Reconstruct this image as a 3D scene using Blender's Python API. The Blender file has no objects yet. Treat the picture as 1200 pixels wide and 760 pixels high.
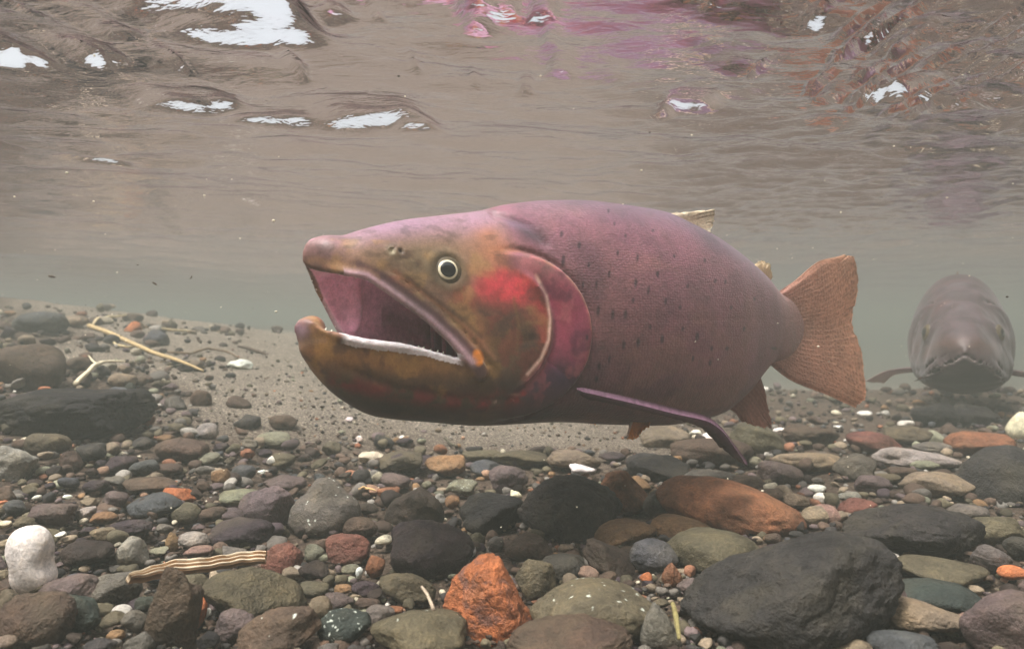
import bpy, math, random
import numpy as np
from mathutils import Vector, Matrix
scene = bpy.context.scene
C = scene.collection
R = math.radians

# ------------------------------------------------------------------ camera, sky, sun, exposure
FPX = 850.0            # focal length in pixels of a 1200 px wide frame
cam_d = bpy.data.cameras.new("camera")
cam = bpy.data.objects.new("camera", cam_d); C.objects.link(cam)
cam.location = (0, 0, 0); cam.rotation_euler = (R(90), 0, 0)
cam_d.sensor_width = 36.0; cam_d.lens = 36.0 * FPX / 1200.0
cam_d.clip_start = 0.02; cam_d.clip_end = 100.0
cam_d.dof.use_dof = True; cam_d.dof.focus_distance = 0.45; cam_d.dof.aperture_fstop = 14.0
scene.camera = cam

SUN_EL, SUN_AZ = R(66), R(-128)      # azimuth from +Y towards +X
world = bpy.data.worlds.new("World"); scene.world = world; world.use_nodes = True
wn = world.node_tree.nodes; wl = world.node_tree.links
sky = wn.new("ShaderNodeTexSky"); sky.sky_type = 'NISHITA'; sky.sun_disc = False
sky.sun_elevation = SUN_EL; sky.sun_rotation = SUN_AZ
sky.air_density = 1.0; sky.dust_density = 8.0; sky.ozone_density = 1.0
hs = wn.new("ShaderNodeHueSaturation"); hs.inputs["Saturation"].default_value = 0.22; hs.inputs["Value"].default_value = 1.9   # thin even overcast
wl.new(sky.outputs[0], hs.inputs["Color"]); wl.new(hs.outputs[0], wn["Background"].inputs[0]); wn["Background"].inputs[1].default_value = 0.15
sun_d = bpy.data.lights.new("sun", 'SUN'); sun_d.energy = 3.4; sun_d.angle = R(16.0); sun_d.color = (1.0, 0.955, 0.90)
sun = bpy.data.objects.new("sun", sun_d); C.objects.link(sun)
sv = Vector((math.sin(SUN_AZ) * math.cos(SUN_EL), math.cos(SUN_AZ) * math.cos(SUN_EL), math.sin(SUN_EL)))
sun.rotation_euler = sv.to_track_quat('Z', 'Y').to_euler(); sun.location = sv * 5
vs = scene.view_settings
vs.view_transform = 'Standard'; vs.look = 'None'; vs.gamma = 1.0; vs.exposure = 0.30; vs.use_curve_mapping = False
cy = scene.cycles
cy.use_denoising = True
try: cy.denoiser = 'OPENIMAGEDENOISE'
except Exception: pass
cy.max_bounces = 8; cy.diffuse_bounces = 3; cy.glossy_bounces = 3; cy.transmission_bounces = 4
cy.transparent_max_bounces = 12; cy.volume_bounces = 2; cy.sample_clamp_indirect = 4.0

rng = np.random.default_rng(11)

# ------------------------------------------------------------------ helpers
def lin(c):
    c = np.asarray(c, float) / 255.0
    return np.where(c <= 0.04045, c / 12.92, ((c + 0.055) / 1.055) ** 2.4)

_tab = np.random.default_rng(5).random((32, 32, 32))
def vnoise(p, scale=1.0, seed=0):
    p = np.asarray(p, float) * scale + seed * 7.31
    i = np.floor(p).astype(int); f = p - i; f = f * f * f * (f * (f * 6 - 15) + 10)
    out = 0
    for a in (0, 1):
        for b in (0, 1):
            for c in (0, 1):
                w = (f[..., 0] if a else 1 - f[..., 0]) * (f[..., 1] if b else 1 - f[..., 1]) * (f[..., 2] if c else 1 - f[..., 2])
                out = out + w * _tab[(i[..., 0] + a) & 31, (i[..., 1] + b) & 31, (i[..., 2] + c) & 31]
    return out * 2 - 1
def fbm(p, scale, octs=4, seed=0, gain=0.5):
    s = 0; a = 1; t = 0
    for o in range(octs):
        s = s + a * vnoise(p, scale * 2 ** o, seed + o * 3); t += a; a *= gain
    return s / t
def sstep(a, b, x):
    t = np.clip((np.asarray(x, float) - a) / (b - a), 0, 1)
    return t * t * (3 - 2 * t)
def pchip(xs, ys, x):
    xs = np.asarray(xs, float); ys = np.asarray(ys, float)
    h = np.diff(xs); d = np.diff(ys) / h; m = np.zeros_like(ys)
    m[0] = d[0]; m[-1] = d[-1]
    for i in range(1, len(xs) - 1):
        if d[i - 1] * d[i] > 0:
            w1 = 2 * h[i] + h[i - 1]; w2 = h[i] + 2 * h[i - 1]
            m[i] = (w1 + w2) / (w1 / d[i - 1] + w2 / d[i])
    x = np.clip(x, xs[0], xs[-1])
    k = np.clip(np.searchsorted(xs, x) - 1, 0, len(h) - 1)
    t = (x - xs[k]) / h[k]; t2 = t * t; t3 = t2 * t
    return (2 * t3 - 3 * t2 + 1) * ys[k] + (t3 - 2 * t2 + t) * h[k] * m[k] + (-2 * t3 + 3 * t2) * ys[k + 1] + (t3 - t2) * h[k] * m[k + 1]
def tabf(t):
    a = np.array(t, float)
    return lambda x: pchip(a[:, 0], a[:, 1], x)

def mesh_from(name, V, F, smooth=True, colors=None, attrs=None):
    """V (n,3), F (m,k) all the same size or a list of arrays."""
    me = bpy.data.meshes.new(name)
    V = np.asarray(V, np.float32)
    Fs = F if isinstance(F, list) else [F]
    Fs = [np.asarray(f, np.int32) for f in Fs if len(f)]
    loops = np.concatenate([f.ravel() for f in Fs])
    tot = np.concatenate([np.full(len(f), f.shape[1], np.int32) for f in Fs])
    start = np.concatenate([[0], np.cumsum(tot)[:-1]]).astype(np.int32)
    me.vertices.add(len(V)); me.vertices.foreach_set("co", V.ravel())
    me.loops.add(len(loops)); me.loops.foreach_set("vertex_index", loops)
    me.polygons.add(len(tot)); me.polygons.foreach_set("loop_start", start)
    try: me.polygons.foreach_set("loop_total", tot)
    except Exception: pass
    me.update(calc_edges=True)
    if smooth: me.polygons.foreach_set("use_smooth", np.ones(len(tot), bool))
    if colors is not None:
        ca = me.color_attributes.new("Col", 'FLOAT_COLOR', 'POINT')
        cc = np.ones((len(V), 4), np.float32); cc[:, :3] = colors
        ca.data.foreach_set("color", cc.ravel())
    for k, v in (attrs or {}).items():
        v = np.asarray(v, np.float32)
        if v.ndim == 2:
            at = me.attributes.new(k, 'FLOAT_VECTOR', 'POINT'); at.data.foreach_set("vector", v.ravel())
        else:
            at = me.attributes.new(k, 'FLOAT', 'POINT'); at.data.foreach_set("value", v)
    me.validate(verbose=False)
    return me
def link(name, me, mat=None, parent=None, loc=None):
    o = bpy.data.objects.new(name, me); C.objects.link(o)
    if mat is not None and not me.materials: me.materials.append(mat)
    if loc is not None: o.location = loc
    if parent is not None: o.parent = parent
    return o
def tag(o, label=None, cat=None, group=None, kind=None):
    if label: o["label"] = label
    if cat: o["category"] = cat
    if group: o["group"] = group
    if kind: o["kind"] = kind
    return o
def empty(name, loc):
    o = bpy.data.objects.new(name, None); C.objects.link(o); o.location = loc; o.empty_display_size = 0.02
    return o

class NT:
    """small node helper"""
    def __init__(s, name):
        s.m = bpy.data.materials.new(name); s.m.use_nodes = True
        s.n = s.m.node_tree.nodes; s.l = s.m.node_tree.links; s.b = s.n["Principled BSDF"]; s.out = s.n["Material Output"]
    def new(s, t, **kw):
        n = s.n.new(t)
        for k, v in kw.items(): setattr(n, k, v)
        return n
    def link(s, a, b): s.l.new(a, b)
    def noise(s, vec, scale, detail=4, rough=0.55, dist=0.0):
        n = s.new("ShaderNodeTexNoise"); n.inputs["Scale"].default_value = scale; n.inputs["Detail"].default_value = detail
        n.inputs["Roughness"].default_value = rough; n.inputs["Distortion"].default_value = dist
        if vec is not None: s.link(vec, n.inputs["Vector"])
        return n.outputs["Fac"]
    def ramp(s, fac, stops):
        n = s.new("ShaderNodeValToRGB"); s.link(fac, n.inputs[0]); e = n.color_ramp.elements
        while len(e) < len(stops): e.new(0.5)
        for el, (p, c) in zip(e, stops):
            el.position = p; el.color = (*c, 1) if hasattr(c, '__len__') else (c, c, c, 1)
        return n.outputs[0]
    def mix(s, fac, a, b, mode='MIX'):
        n = s.new("ShaderNodeMix", data_type='RGBA', blend_type=mode)
        for sock, v in ((n.inputs[0], fac), (n.inputs[6], a), (n.inputs[7], b)):
            if hasattr(v, 'is_linked'): s.link(v, sock)
            elif hasattr(v, '__len__'): sock.default_value = (*v, 1)
            else: sock.default_value = v
        return n.outputs[2]
    def math(s, op, a, b=0.0):
        n = s.new("ShaderNodeMath", operation=op)
        for sock, v in ((n.inputs[0], a), (n.inputs[1], b)):
            if hasattr(v, 'is_linked'): s.link(v, sock)
            else: sock.default_value = v
        return n.outputs[0]
    def bump(s, h, dist, strength=1.0, normal=None):
        n = s.new("ShaderNodeBump"); n.inputs["Distance"].default_value = dist; n.inputs["Strength"].default_value = strength
        s.link(h, n.inputs["Height"])
        if normal is not None: s.link(normal, n.inputs["Normal"])
        return n.outputs[0]
    def finish(s, col=None, rough=0.7, spec=0.25, normal=None):
        if col is not None:
            if hasattr(col, 'is_linked'): s.link(col, s.b.inputs["Base Color"])
            else: s.b.inputs["Base Color"].default_value = (*col, 1)
        if hasattr(rough, 'is_linked'): s.link(rough, s.b.inputs["Roughness"])
        else: s.b.inputs["Roughness"].default_value = rough
        s.b.inputs["Specular IOR Level"].default_value = spec
        if normal is not None: s.link(normal, s.b.inputs["Normal"])
        return s.m

# ------------------------------------------------------------------ the lie of the river bed
BED0 = -0.14
WATER_Z = 0.145
def bed_h(x, y):
    x = np.asarray(x, float); y = np.asarray(y, float)
    r = np.maximum(0, -x * 0.9 + (y - 0.6) * 0.35 - 0.05)
    rise = 0.40 * (1 - np.exp(-0.20 * r ** 1.3 / 0.40)) - 0.13 * sstep(1.5, 2.7, y) - 0.12 * sstep(2.5, 5.0, y)
    rise = np.minimum(rise, 0.235)
    p = np.stack([x, y, 0 * x], -1)
    return BED0 + rise + 0.006 * vnoise(p, 5.0, 1) + 0.0035 * vnoise(p, 14.0, 2)
def bed_hit(px, py, lift=0.0):
    """where the line of sight through a pixel meets the bed raised by lift"""
    kx = (px - 600) / FPX; kz = (380 - py) / FPX
    Ds = np.concatenate([np.arange(0.2, 1.6, 0.01), np.arange(1.6, 9, 0.05)])
    hit = kz * Ds <= bed_h(kx * Ds, Ds) + lift
    i = int(np.argmax(hit)) if hit.any() else len(Ds) - 1
    Df = np.linspace(Ds[max(i - 1, 0)], Ds[i], 17)
    hit = kz * Df <= bed_h(kx * Df, Df) + lift
    hi = Df[int(np.argmax(hit)) if hit.any() else 16]
    return np.array([kx * hi, hi, kz * hi])
def to_px(P):
    P = np.asarray(P, float)
    return 600 + FPX * P[..., 0] / P[..., 1], 380 - FPX * P[..., 2] / P[..., 1]

def sand_mask(x, y):
    """1 where the bed is bare sand, 0 where it is gravel and cobble"""
    p = np.stack([x, y, 0 * x], -1)
    n = fbm(p, 6.0, 3, 9) * 0.35
    a = (y - 0.72 + 0.22 * n) / 0.16                      # cobble in front
    b = (x + np.minimum(y, 2.2) * (0.31 + 0.26 * sstep(.82, 1.05, y)) + 0.10 + 0.5 * n) / 0.16   # gravel bank to the left
    c = (0.24 * y - 0.02 - x + 0.3 * n) / 0.2              # cobble bar to the right
    return np.clip(np.minimum(np.minimum(a, b + 0.5), np.maximum(c + 0.5, (y - 1.7) / 0.4)), 0, 1)

def axis(c, fine, half, n_out, far_neg, far_pos):
    core = np.arange(c - half, c + half + 1e-9, fine)
    def out(start, far):
        d = fine; xs = []; x = start; g = (1.09)
        while x < far: d *= g; x += d; xs.append(x)
        return np.array(xs)
    neg = -out(-(c - half), -far_neg)[::-1]; pos = out(c + half, far_pos)
    return np.concatenate([neg, core, pos])
def grid_faces(nx, ny):
    i, j = np.meshgrid(np.arange(nx - 1), np.arange(ny - 1), indexing='ij')
    a = (i * ny + j).ravel()
    return np.stack([a, a + ny, a + ny + 1, a + 1], 1)

# bed sheet
xs = axis(0.0, 0.006, 0.85, 0, -13, 13); ys = axis(0.95, 0.006, 0.75, 0, -13, 13)
X, Y = np.meshgrid(xs, ys, indexing='ij')
P = np.stack([X, Y, 0 * X], -1)
sm = sand_mask(X, Y)
fade = np.exp(-((X / 3) ** 2 + ((Y - 1) / 3) ** 2))
Z = bed_h(X, Y) + fade * (0.0022 * vnoise(P, 45, 4) + 0.0013 * vnoise(P, 110, 5)) * (1.3 - 0.6 * sm) - 0.006 * (1 - sm)
bed_me = mesh_from("riverbed", np.stack([X, Y, Z], -1).reshape(-1, 3), grid_faces(len(xs), len(ys)), attrs={"sand": sm.ravel()})
t = NT("riverbed_sand")
co = t.new("ShaderNodeTexCoord").outputs["Object"]
at = t.new("ShaderNodeAttribute", attribute_name="sand").outputs["Fac"]
n1 = t.noise(co, 380, 6, 0.7); n2 = t.noise(co, 18, 5, 0.6); n3 = t.noise(co, 900, 3, 0.6)
sandc = t.ramp(n1, [(0.36, lin((52, 48, 44))), (0.46, lin((112, 104, 94))), (0.56, lin((160, 150, 136))), (0.66, lin((232, 222, 204)))])
sandc = t.mix(0.55, sandc, t.ramp(n2, [(0.3, lin((128, 116, 102))), (0.7, lin((172, 162, 146)))]), 'MULTIPLY')
sandc = t.mix(1.0, sandc, (1.38, 1.38, 1.37), 'MULTIPLY')
gravc = t.ramp(n1, [(0.3, lin((38, 30, 26))), (0.5, lin((84, 70, 58))), (0.64, lin((120, 104, 88))), (0.75, lin((176, 165, 145)))])
colr = t.mix(at, gravc, sandc)
nb = t.bump(t.math('ADD', n1, t.math('MULTIPLY', n3, 0.5)), 0.0034, 1.0)
t.finish(colr, 0.85, 0.2, nb)
bed = link("riverbed", bed_me, t.m); tag(bed, kind="structure")

# ------------------------------------------------------------------ water surface, seen from below
RIP = [  # px, py, width px, slope strength of each steep ripple that lets the sky through
    (305, 26, 110, 1.25), (268, 44, 60, 1.0), (330, 48, 70, 1.0), (238, 122, 62, 1.0), (326, 141, 56, 0.9), (440, 148, 78, 1.0), (492, 156, 30, 0.9),
    (806, 128, 36, 1.0), (10, 68, 34, 1.0), (40, 70, 28, 1.0), (126, 72, 34, 1.0), (150, 42, 26, 0.9), (8, 172, 20, 0.9), (122, 191, 34, 0.85),
    (562, 12, 22, 1.0), (592, 16, 20, 1.0), (635, 18, 18, 1.0), (560, 32, 18, 0.95), (396, 14, 18, 0.8), (1042, 86, 16, 0.95), (1030, 116, 40, 0.95),
    (1046, 118, 18, 1.0), (776, 135, 14, 0.9), (960, 118, 18, 0.8), (1110, 120, 50, 0.8), (655, 84, 18, 0.7), (240, 12, 60, 0.8), (190, 5, 50, 0.9)]
_r = np.random.default_rng(8)
RIP += [(_r.normal(1035, 34), _r.normal(98, 26), _r.uniform(4, 9), 0.86) for _ in range(40)]
RIP += [(_r.uniform(760, 1190), _r.uniform(4, 130), _r.uniform(4, 9), 0.82) for _ in range(26)]
RIP += [(_r.uniform(0, 760), _r.uniform(4, 110) ** 1.0, _r.uniform(5, 12), 0.8) for _ in range(12)]
xs = axis(0.0, 0.0036, 0.58, 0, -13, 13); ys = axis(0.66, 0.0036, 0.40, 0, -13, 13)
X, Y = np.meshgrid(xs, ys, indexing='ij')
ca, sa = math.cos(0.28), math.sin(0.28)
U = X * ca + Y * sa; W = -X * sa + Y * ca
fade = np.exp(-((X / 6) ** 2 + ((Y - 1) / 6) ** 2))
P1 = np.stack([U * 0.55, W, 0 * X], -1)
Z = 0.0075 * fbm(P1, 3.2, 2, 20) + fade * (0.0080 * fbm(P1, 8.0, 3, 24) + 0.0042 * fbm(np.stack([U * 0.6, W, 0 * X], -1), 24.0, 2, 28))
agit = sstep(0.05, 0.45, X / np.maximum(Y, 0.2)) * 0.8 + 0.6
Z += fade * agit * 0.0016 * fbm(np.stack([U * 0.7, W, 0 * X], -1), 60.0, 2, 33)
for (px, py, w, s) in RIP:
    D = WATER_Z / ((380 - py) / FPX); cx = (px - 600) / FPX * D
    sx = w / FPX * D * (0.46 if w > 90 or w < 18 else 0.72); sy = 0.0040 + 0.00001 * w + 0.0085 * min(1, w / 110) ** 3
    el = (380 - py) / FPX
    need = math.tan(R(41.4) - math.atan(el)) * s * 1.7
    A = need * sy / 0.607
    dx = X - cx; dy = (Y - (D - sy)) - 0.20 * dx + 0.5 * sy * np.sin(dx / max(sx, 1e-3) * 2.3 + px) + 0.12 * sy * np.sin(dx * 260 + px)
    Z += A * np.exp(-0.7 * (dx / sx) ** 4 - 0.5 * (dy / np.where(dy > 0, sy, (5.5 if w < 90 else 2.4) * sy)) ** 2)
Z = WATER_Z + np.minimum(Z, 0.022)
wat_me = mesh_from("water_surface", np.stack([X, Y, Z], -1).reshape(-1, 3), grid_faces(len(xs), len(ys)))
t = NT("water_surface")
t.n.remove(t.b)
co = t.new("ShaderNodeTexCoord").outputs["Object"]
mp = t.new("ShaderNodeMapping"); mp.inputs["Scale"].default_value = (0.5, 1.0, 1.0); mp.inputs["Rotation"].default_value = (0, 0, 0.28); t.link(co, mp.inputs[0])
h = t.math('ADD', t.noise(mp.outputs[0], 70, 3, 0.6, 0.4), t.math('MULTIPLY', t.noise(mp.outputs[0], 230, 2, 0.5), 0.25))
nb = t.bump(h, 0.0014, 1.0)
fr = t.new("ShaderNodeFresnel"); fr.inputs["IOR"].default_value = 1.333; t.link(nb, fr.inputs["Normal"])
gl = t.new("ShaderNodeBsdfGlossy"); gl.inputs["Roughness"].default_value = 0.0; gl.inputs["Color"].default_value = (0.90, 0.82, 0.89, 1); t.link(nb, gl.inputs["Normal"])
tr = t.new("ShaderNodeBsdfTransparent")
mx = t.new("ShaderNodeMixShader"); t.link(fr.outputs[0], mx.inputs[0]); t.link(tr.outputs[0], mx.inputs[1]); t.link(gl.outputs[0], mx.inputs[2])
t.link(mx.outputs[0], t.out.inputs["Surface"])
water = link("water_surface", wat_me, t.m); tag(water, kind="structure")
HAZE = 0.39
# ------------------------------------------------------------------ stone materials
def stone_material(name, style):
    t = NT(name)
    co = t.new("ShaderNodeTexCoord").outputs["Object"]
    oi = t.new("ShaderNodeObjectInfo")
    off = t.new("ShaderNodeVectorMath", operation='ADD'); t.link(co, off.inputs[0])
    sc_ = t.math('MULTIPLY', oi.outputs["Random"], 3.0); cmb = t.new("ShaderNodeCombineXYZ"); t.link(sc_, cmb.inputs[0]); t.link(sc_, cmb.inputs[1])
    t.link(cmb.outputs[0], off.inputs[1]); v = off.outputs[0]
    base = oi.outputs["Color"]
    big = t.noise(v, 38, 5, 0.6, 0.6); mid = t.noise(v, 150, 5, 0.65, 0.2); fine = t.noise(v, 700, 3, 0.6)
    c = t.mix(1.0, base, t.ramp(big, [(0.3, (0.62, 0.60, 0.58)), (0.5, (1.0, 1.0, 1.0)), (0.72, (1.35, 1.30, 1.2))]), 'MULTIPLY')
    c = t.mix(0.8, c, t.ramp(mid, [(0.28, (0.55, 0.55, 0.56)), (0.5, (1, 1, 1)), (0.75, (1.5, 1.45, 1.35))]), 'MULTIPLY')
    c = t.mix(0.6, c, t.ramp(fine, [(0.3, (0.6, 0.6, 0.6)), (0.5, (1, 1, 1)), (0.7, (1.5, 1.5, 1.5))]), 'MULTIPLY')
    # brown-green film of algae and settled silt in patches
    patch = t.ramp(t.noise(v, 26, 4, 0.6, 1.0), [(0.45, 0.0), (0.68, 0.55)])
    if style != 'white':
        c = t.mix(patch, c, t.mix(0.5, t.mix(1.0, c, (1.15, 1.05, 0.8), 'MULTIPLY'), (0.10, 0.085, 0.055)))
    bh = t.math('ADD', mid, t.math('MULTIPLY', fine, 0.35)); bd = 0.0026
    if style in ('speckle', 'spotted'):
        vo = t.new("ShaderNodeTexVoronoi"); vo.inputs["Scale"].default_value = 380 if style == 'speckle' else 260; vd_ = t.new("ShaderNodeMix", data_type='VECTOR'); vd_.inputs[0].default_value = 0.006; t.link(v, vd_.inputs[4])
        nn_ = t.new("ShaderNodeTexNoise"); nn_.inputs["Scale"].default_value = 200; t.link(v, nn_.inputs["Vector"]); t.link(nn_.outputs["Color"], vd_.inputs[5]); t.link(vd_.outputs[1], vo.inputs["Vector"])
        sp = t.ramp(vo.outputs["Distance"], [(0.12, 0.8), (0.26, 0.0)])
        vc = t.new("ShaderNodeSeparateColor"); t.link(vo.outputs["Color"], vc.inputs[0])
        keep = t.math('GREATER_THAN', vc.outputs[0], 0.35 if style == 'speckle' else 0.80)
        c = t.mix(t.math('MULTIPLY', sp, keep), c, (0.62, 0.66, 0.56))
    if style == 'patchy':
        c = t.mix(t.ramp(t.noise(v, 60, 5, 0.65, 0.8), [(0.50, 0.0), (0.60, 0.85)]), c, (0.14, 0.07, 0.055))
        c = t.mix(t.ramp(t.noise(v, 75, 4, 0.6, 0.4), [(0.58, 0.0), (0.70, 0.6)]), c, (0.50, 0.20, 0.10)); bd = 0.004
    if style == 'rough': bd = 0.0042
    if style == 'white':
        c = t.mix(t.ramp(t.noise(v, 90, 4, 0.7), [(0.56, 0.0), (0.8, 0.5)]), c, (0.45, 0.36, 0.22)); bd = 0.0008
    return t.finish(c, 0.72, 0.22, t.bump(bh, bd, 1.0))
STY = {s: stone_material("stone_" + s, s) for s in ('plain', 'speckle', 'spotted', 'patchy', 'rough', 'white')}

COL = dict(grey=(118, 112, 104), lgrey=(172, 168, 160), dgrey=(64, 61, 60), slate=(80, 86, 94), black=(40, 35, 36), brown=(104, 78, 60),
           dbrown=(66, 49, 40), olive=(110, 100, 70), tan=(158, 136, 106), ochre=(168, 120, 60), rust=(172, 100, 54), orange=(232, 122, 44),
           red=(150, 74, 58), mauve=(118, 96, 98), plum=(74, 56, 66), green=(58, 76, 68), pgreen=(146, 150, 120), cream=(214, 204, 172),
           white=(236, 232, 222), pink=(176, 130, 114), peach=(206, 150, 110))
CNAME = dict(grey='grey', lgrey='pale grey', dgrey='dark grey', slate='blue-grey', black='near-black', brown='brown', dbrown='dark brown',
             olive='olive', tan='tan', ochre='ochre', rust='rust-brown', orange='orange', red='red-brown', mauve='mauve-grey', plum='dark plum',
             green='green', pgreen='pale green', cream='cream', white='white', pink='pinkish', peach='peach')

_ico = {}
def ico(sub):
    if sub in _ico: return _ico[sub]
    g = (1 + 5 ** .5) / 2
    V = [(-1, g, 0), (1, g, 0), (-1, -g, 0), (1, -g, 0), (0, -1, g), (0, 1, g), (0, -1, -g), (0, 1, -g), (g, 0, -1), (g, 0, 1), (-g, 0, -1), (-g, 0, 1)]
    V = [np.array(v) / np.linalg.norm(v) for v in V]
    F = [(0, 11, 5), (0, 5, 1), (0, 1, 7), (0, 7, 10), (0, 10, 11), (1, 5, 9), (5, 11, 4), (11, 10, 2), (10, 7, 6), (7, 1, 8), (3, 9, 4), (3, 4, 2), (3, 2, 6), (3, 6, 8), (3, 8, 9), (4, 9, 5), (2, 4, 11), (6, 2, 10), (8, 6, 7), (9, 8, 1)]
    for _ in range(sub):
        mid = {}; NF = []
        def m(a, b):
            k = (min(a, b), max(a, b))
            if k not in mid:
                v = V[a] + V[b]; V.append(v / np.linalg.norm(v)); mid[k] = len(V) - 1
            return mid[k]
        for a, b, c in F:
            ab, bc, ca_ = m(a, b), m(b, c), m(c, a)
            NF += [(a, ab, ca_), (b, bc, ab), (c, ca_, bc), (ab, bc, ca_)]
        F = NF
    _ico[sub] = (np.array(V), np.array(F)); return _ico[sub]

def stone_verts(shape, seed, sub):
    r_ = np.random.default_rng(seed); V, F = ico(sub)
    n = {'r': 6, 'f': 8, 's': 11, 'a': 12, 'w': 6, 'b': 4, 't': 10}[shape]
    p = {'r': 6.0, 'f': 9.0, 's': 17.0, 'a': 40.0, 'w': 12.0, 'b': 5, 't': 34.0}[shape]
    N = r_.normal(size=(n, 3)); N /= np.linalg.norm(N, axis=1)[:, None]
    d = r_.uniform(0.54, 0.92, n) if shape in 'at' else r_.uniform(0.64, 0.98, n) if shape in 'sf' else r_.uniform(0.72, 1.0, n)
    q = np.maximum(V @ N.T, 0) / d
    rad = (1 + (q ** p).sum(1)) ** (-1 / p)
    W = V * rad[:, None]
    W *= 1 + (0.16 if shape in 'rfb' else 0.13) * vnoise(V, 1.1, seed % 97)[:, None]
    W *= 1 + 0.055 * fbm(V, 2.6, 2, seed % 89)[:, None]
    W *= 1 + (0.018 if shape in 'rfb' else 0.05) * fbm(V, 6.0, 4, seed % 83)[:, None]
    if shape in 'sat': W *= 1 - 0.10 * np.clip(np.abs(fbm(V, 2.2, 2, seed % 71)) * -3 + 0.35, 0, 1)[:, None]
    if shape == 't': W[:, 0] *= 1 - 0.42 * (W[:, 2] + 0.2)
    if shape == 'w': W[:, 0] *= 1 - 0.55 * np.clip(W[:, 2] + 0.1, -1, 1)
    if shape == 'b':
        V = V * np.array([1, 1, 1.0]); W = V * ((np.abs(V) ** 2.6).sum(1) ** (-1 / 2.6))[:, None]
        W[:, 0] *= 1 - 0.17 * np.exp(-((W[:, 2] + 0.12) / 0.30) ** 2) + 0.10 * np.clip(-W[:, 2], 0, 1)
        W[:, 0] += 0.12 * np.clip(-W[:, 2] - 0.2, 0, 1)
        W *= 1 + 0.012 * fbm(V, 3, 3, 3)[:, None]
    W -= (W.max(0) + W.min(0)) / 2; W /= (W.max(0) - W.min(0)) / 2
    return W, F

def rotm(ax, a):
    return np.array(Matrix.Rotation(a, 3, ax))

STONES = []   # dicts used for the labels
def place_stone(px, py, w, h, shape, col, rot=0, label=None, style='plain', lm=None, seed=None, sub=None, sink=0.3, jig=0.06, boost=1.0):
    seed = int(seed if seed is not None else len(STONES) * 13 + 7)
    r_ = np.random.default_rng(seed + 1000)
    if shape == 'b': sink = 0.12
    if w > 40 and shape != 'b': w *= 1.06; h *= 1.06
    el = math.atan(max((py - 380), 12) / FPX) + 0.03
    Hh = 0.02
    for _ in range(4):
        P = bed_hit(px, py, lift=Hh * (0.5 - sink)); D = P[1]
        Ww = w / FPX * D
        Dp = Ww * r_.uniform(0.75, 0.95) if _ == 0 else Dp * Ww / Wl
        Wl = Ww
        Hh = (h / FPX * D - Dp * math.sin(el) * 0.55) / math.cos(el)
        Hh = min(max(Hh, (0.38 if shape != 'f' else 0.26) * Ww), 1.9 * Ww)
    if h < 0.5 * w: Dp = min(Dp, 0.8 * Ww)
    sub = sub if sub is not None else (5 if w > 115 else 4 if w > 44 else 3)
    W, F = stone_verts(shape, seed, sub)
    yaw = 0 if shape in 'b' else r_.uniform(-0.35, 0.35)
    W = W * np.array([Ww, Dp, Hh]) / 2
    Rm = rotm('Y', R(rot)) @ rotm('X', r_.uniform(-0.12, 0.12)) @ rotm('Z', 0.0)
    W = W @ Rm.T
    # rotated bounding box back to the wanted width
    if abs(rot) > 3: W *= Ww / (W[:, 0].max() - W[:, 0].min())
    kind = 'boulder' if w >= 85 else 'rock' if w >= 40 else 'pebble'
    me = mesh_from(kind, W, F)
    me.materials.append(STY[style])
    o = link(kind, me, loc=P)
    c = lin(COL[col]) * (1 + r_.uniform(-jig, jig, 3)) * boost
    if style == 'white': c = c * .84
    if style != 'white': c = (c * (0.76 if col == 'orange' else 0.70 if col == 'rust' else 0.60) + c.mean() * np.array([1.14, 1.0, .84]) * (0.24 if col == 'orange' else 0.30 if col == 'rust' else 0.40)) * 0.55 * r_.uniform(0.85, 1.15)
    o.color = (*c, 1)
    STONES.append(dict(o=o, px=px, py=py, w=w, h=h, col=col, shape=shape, kind=kind, label=label, lm=lm, P=P, r=Ww / 2, top=P[2] + Hh / 2))
    return o

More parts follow.
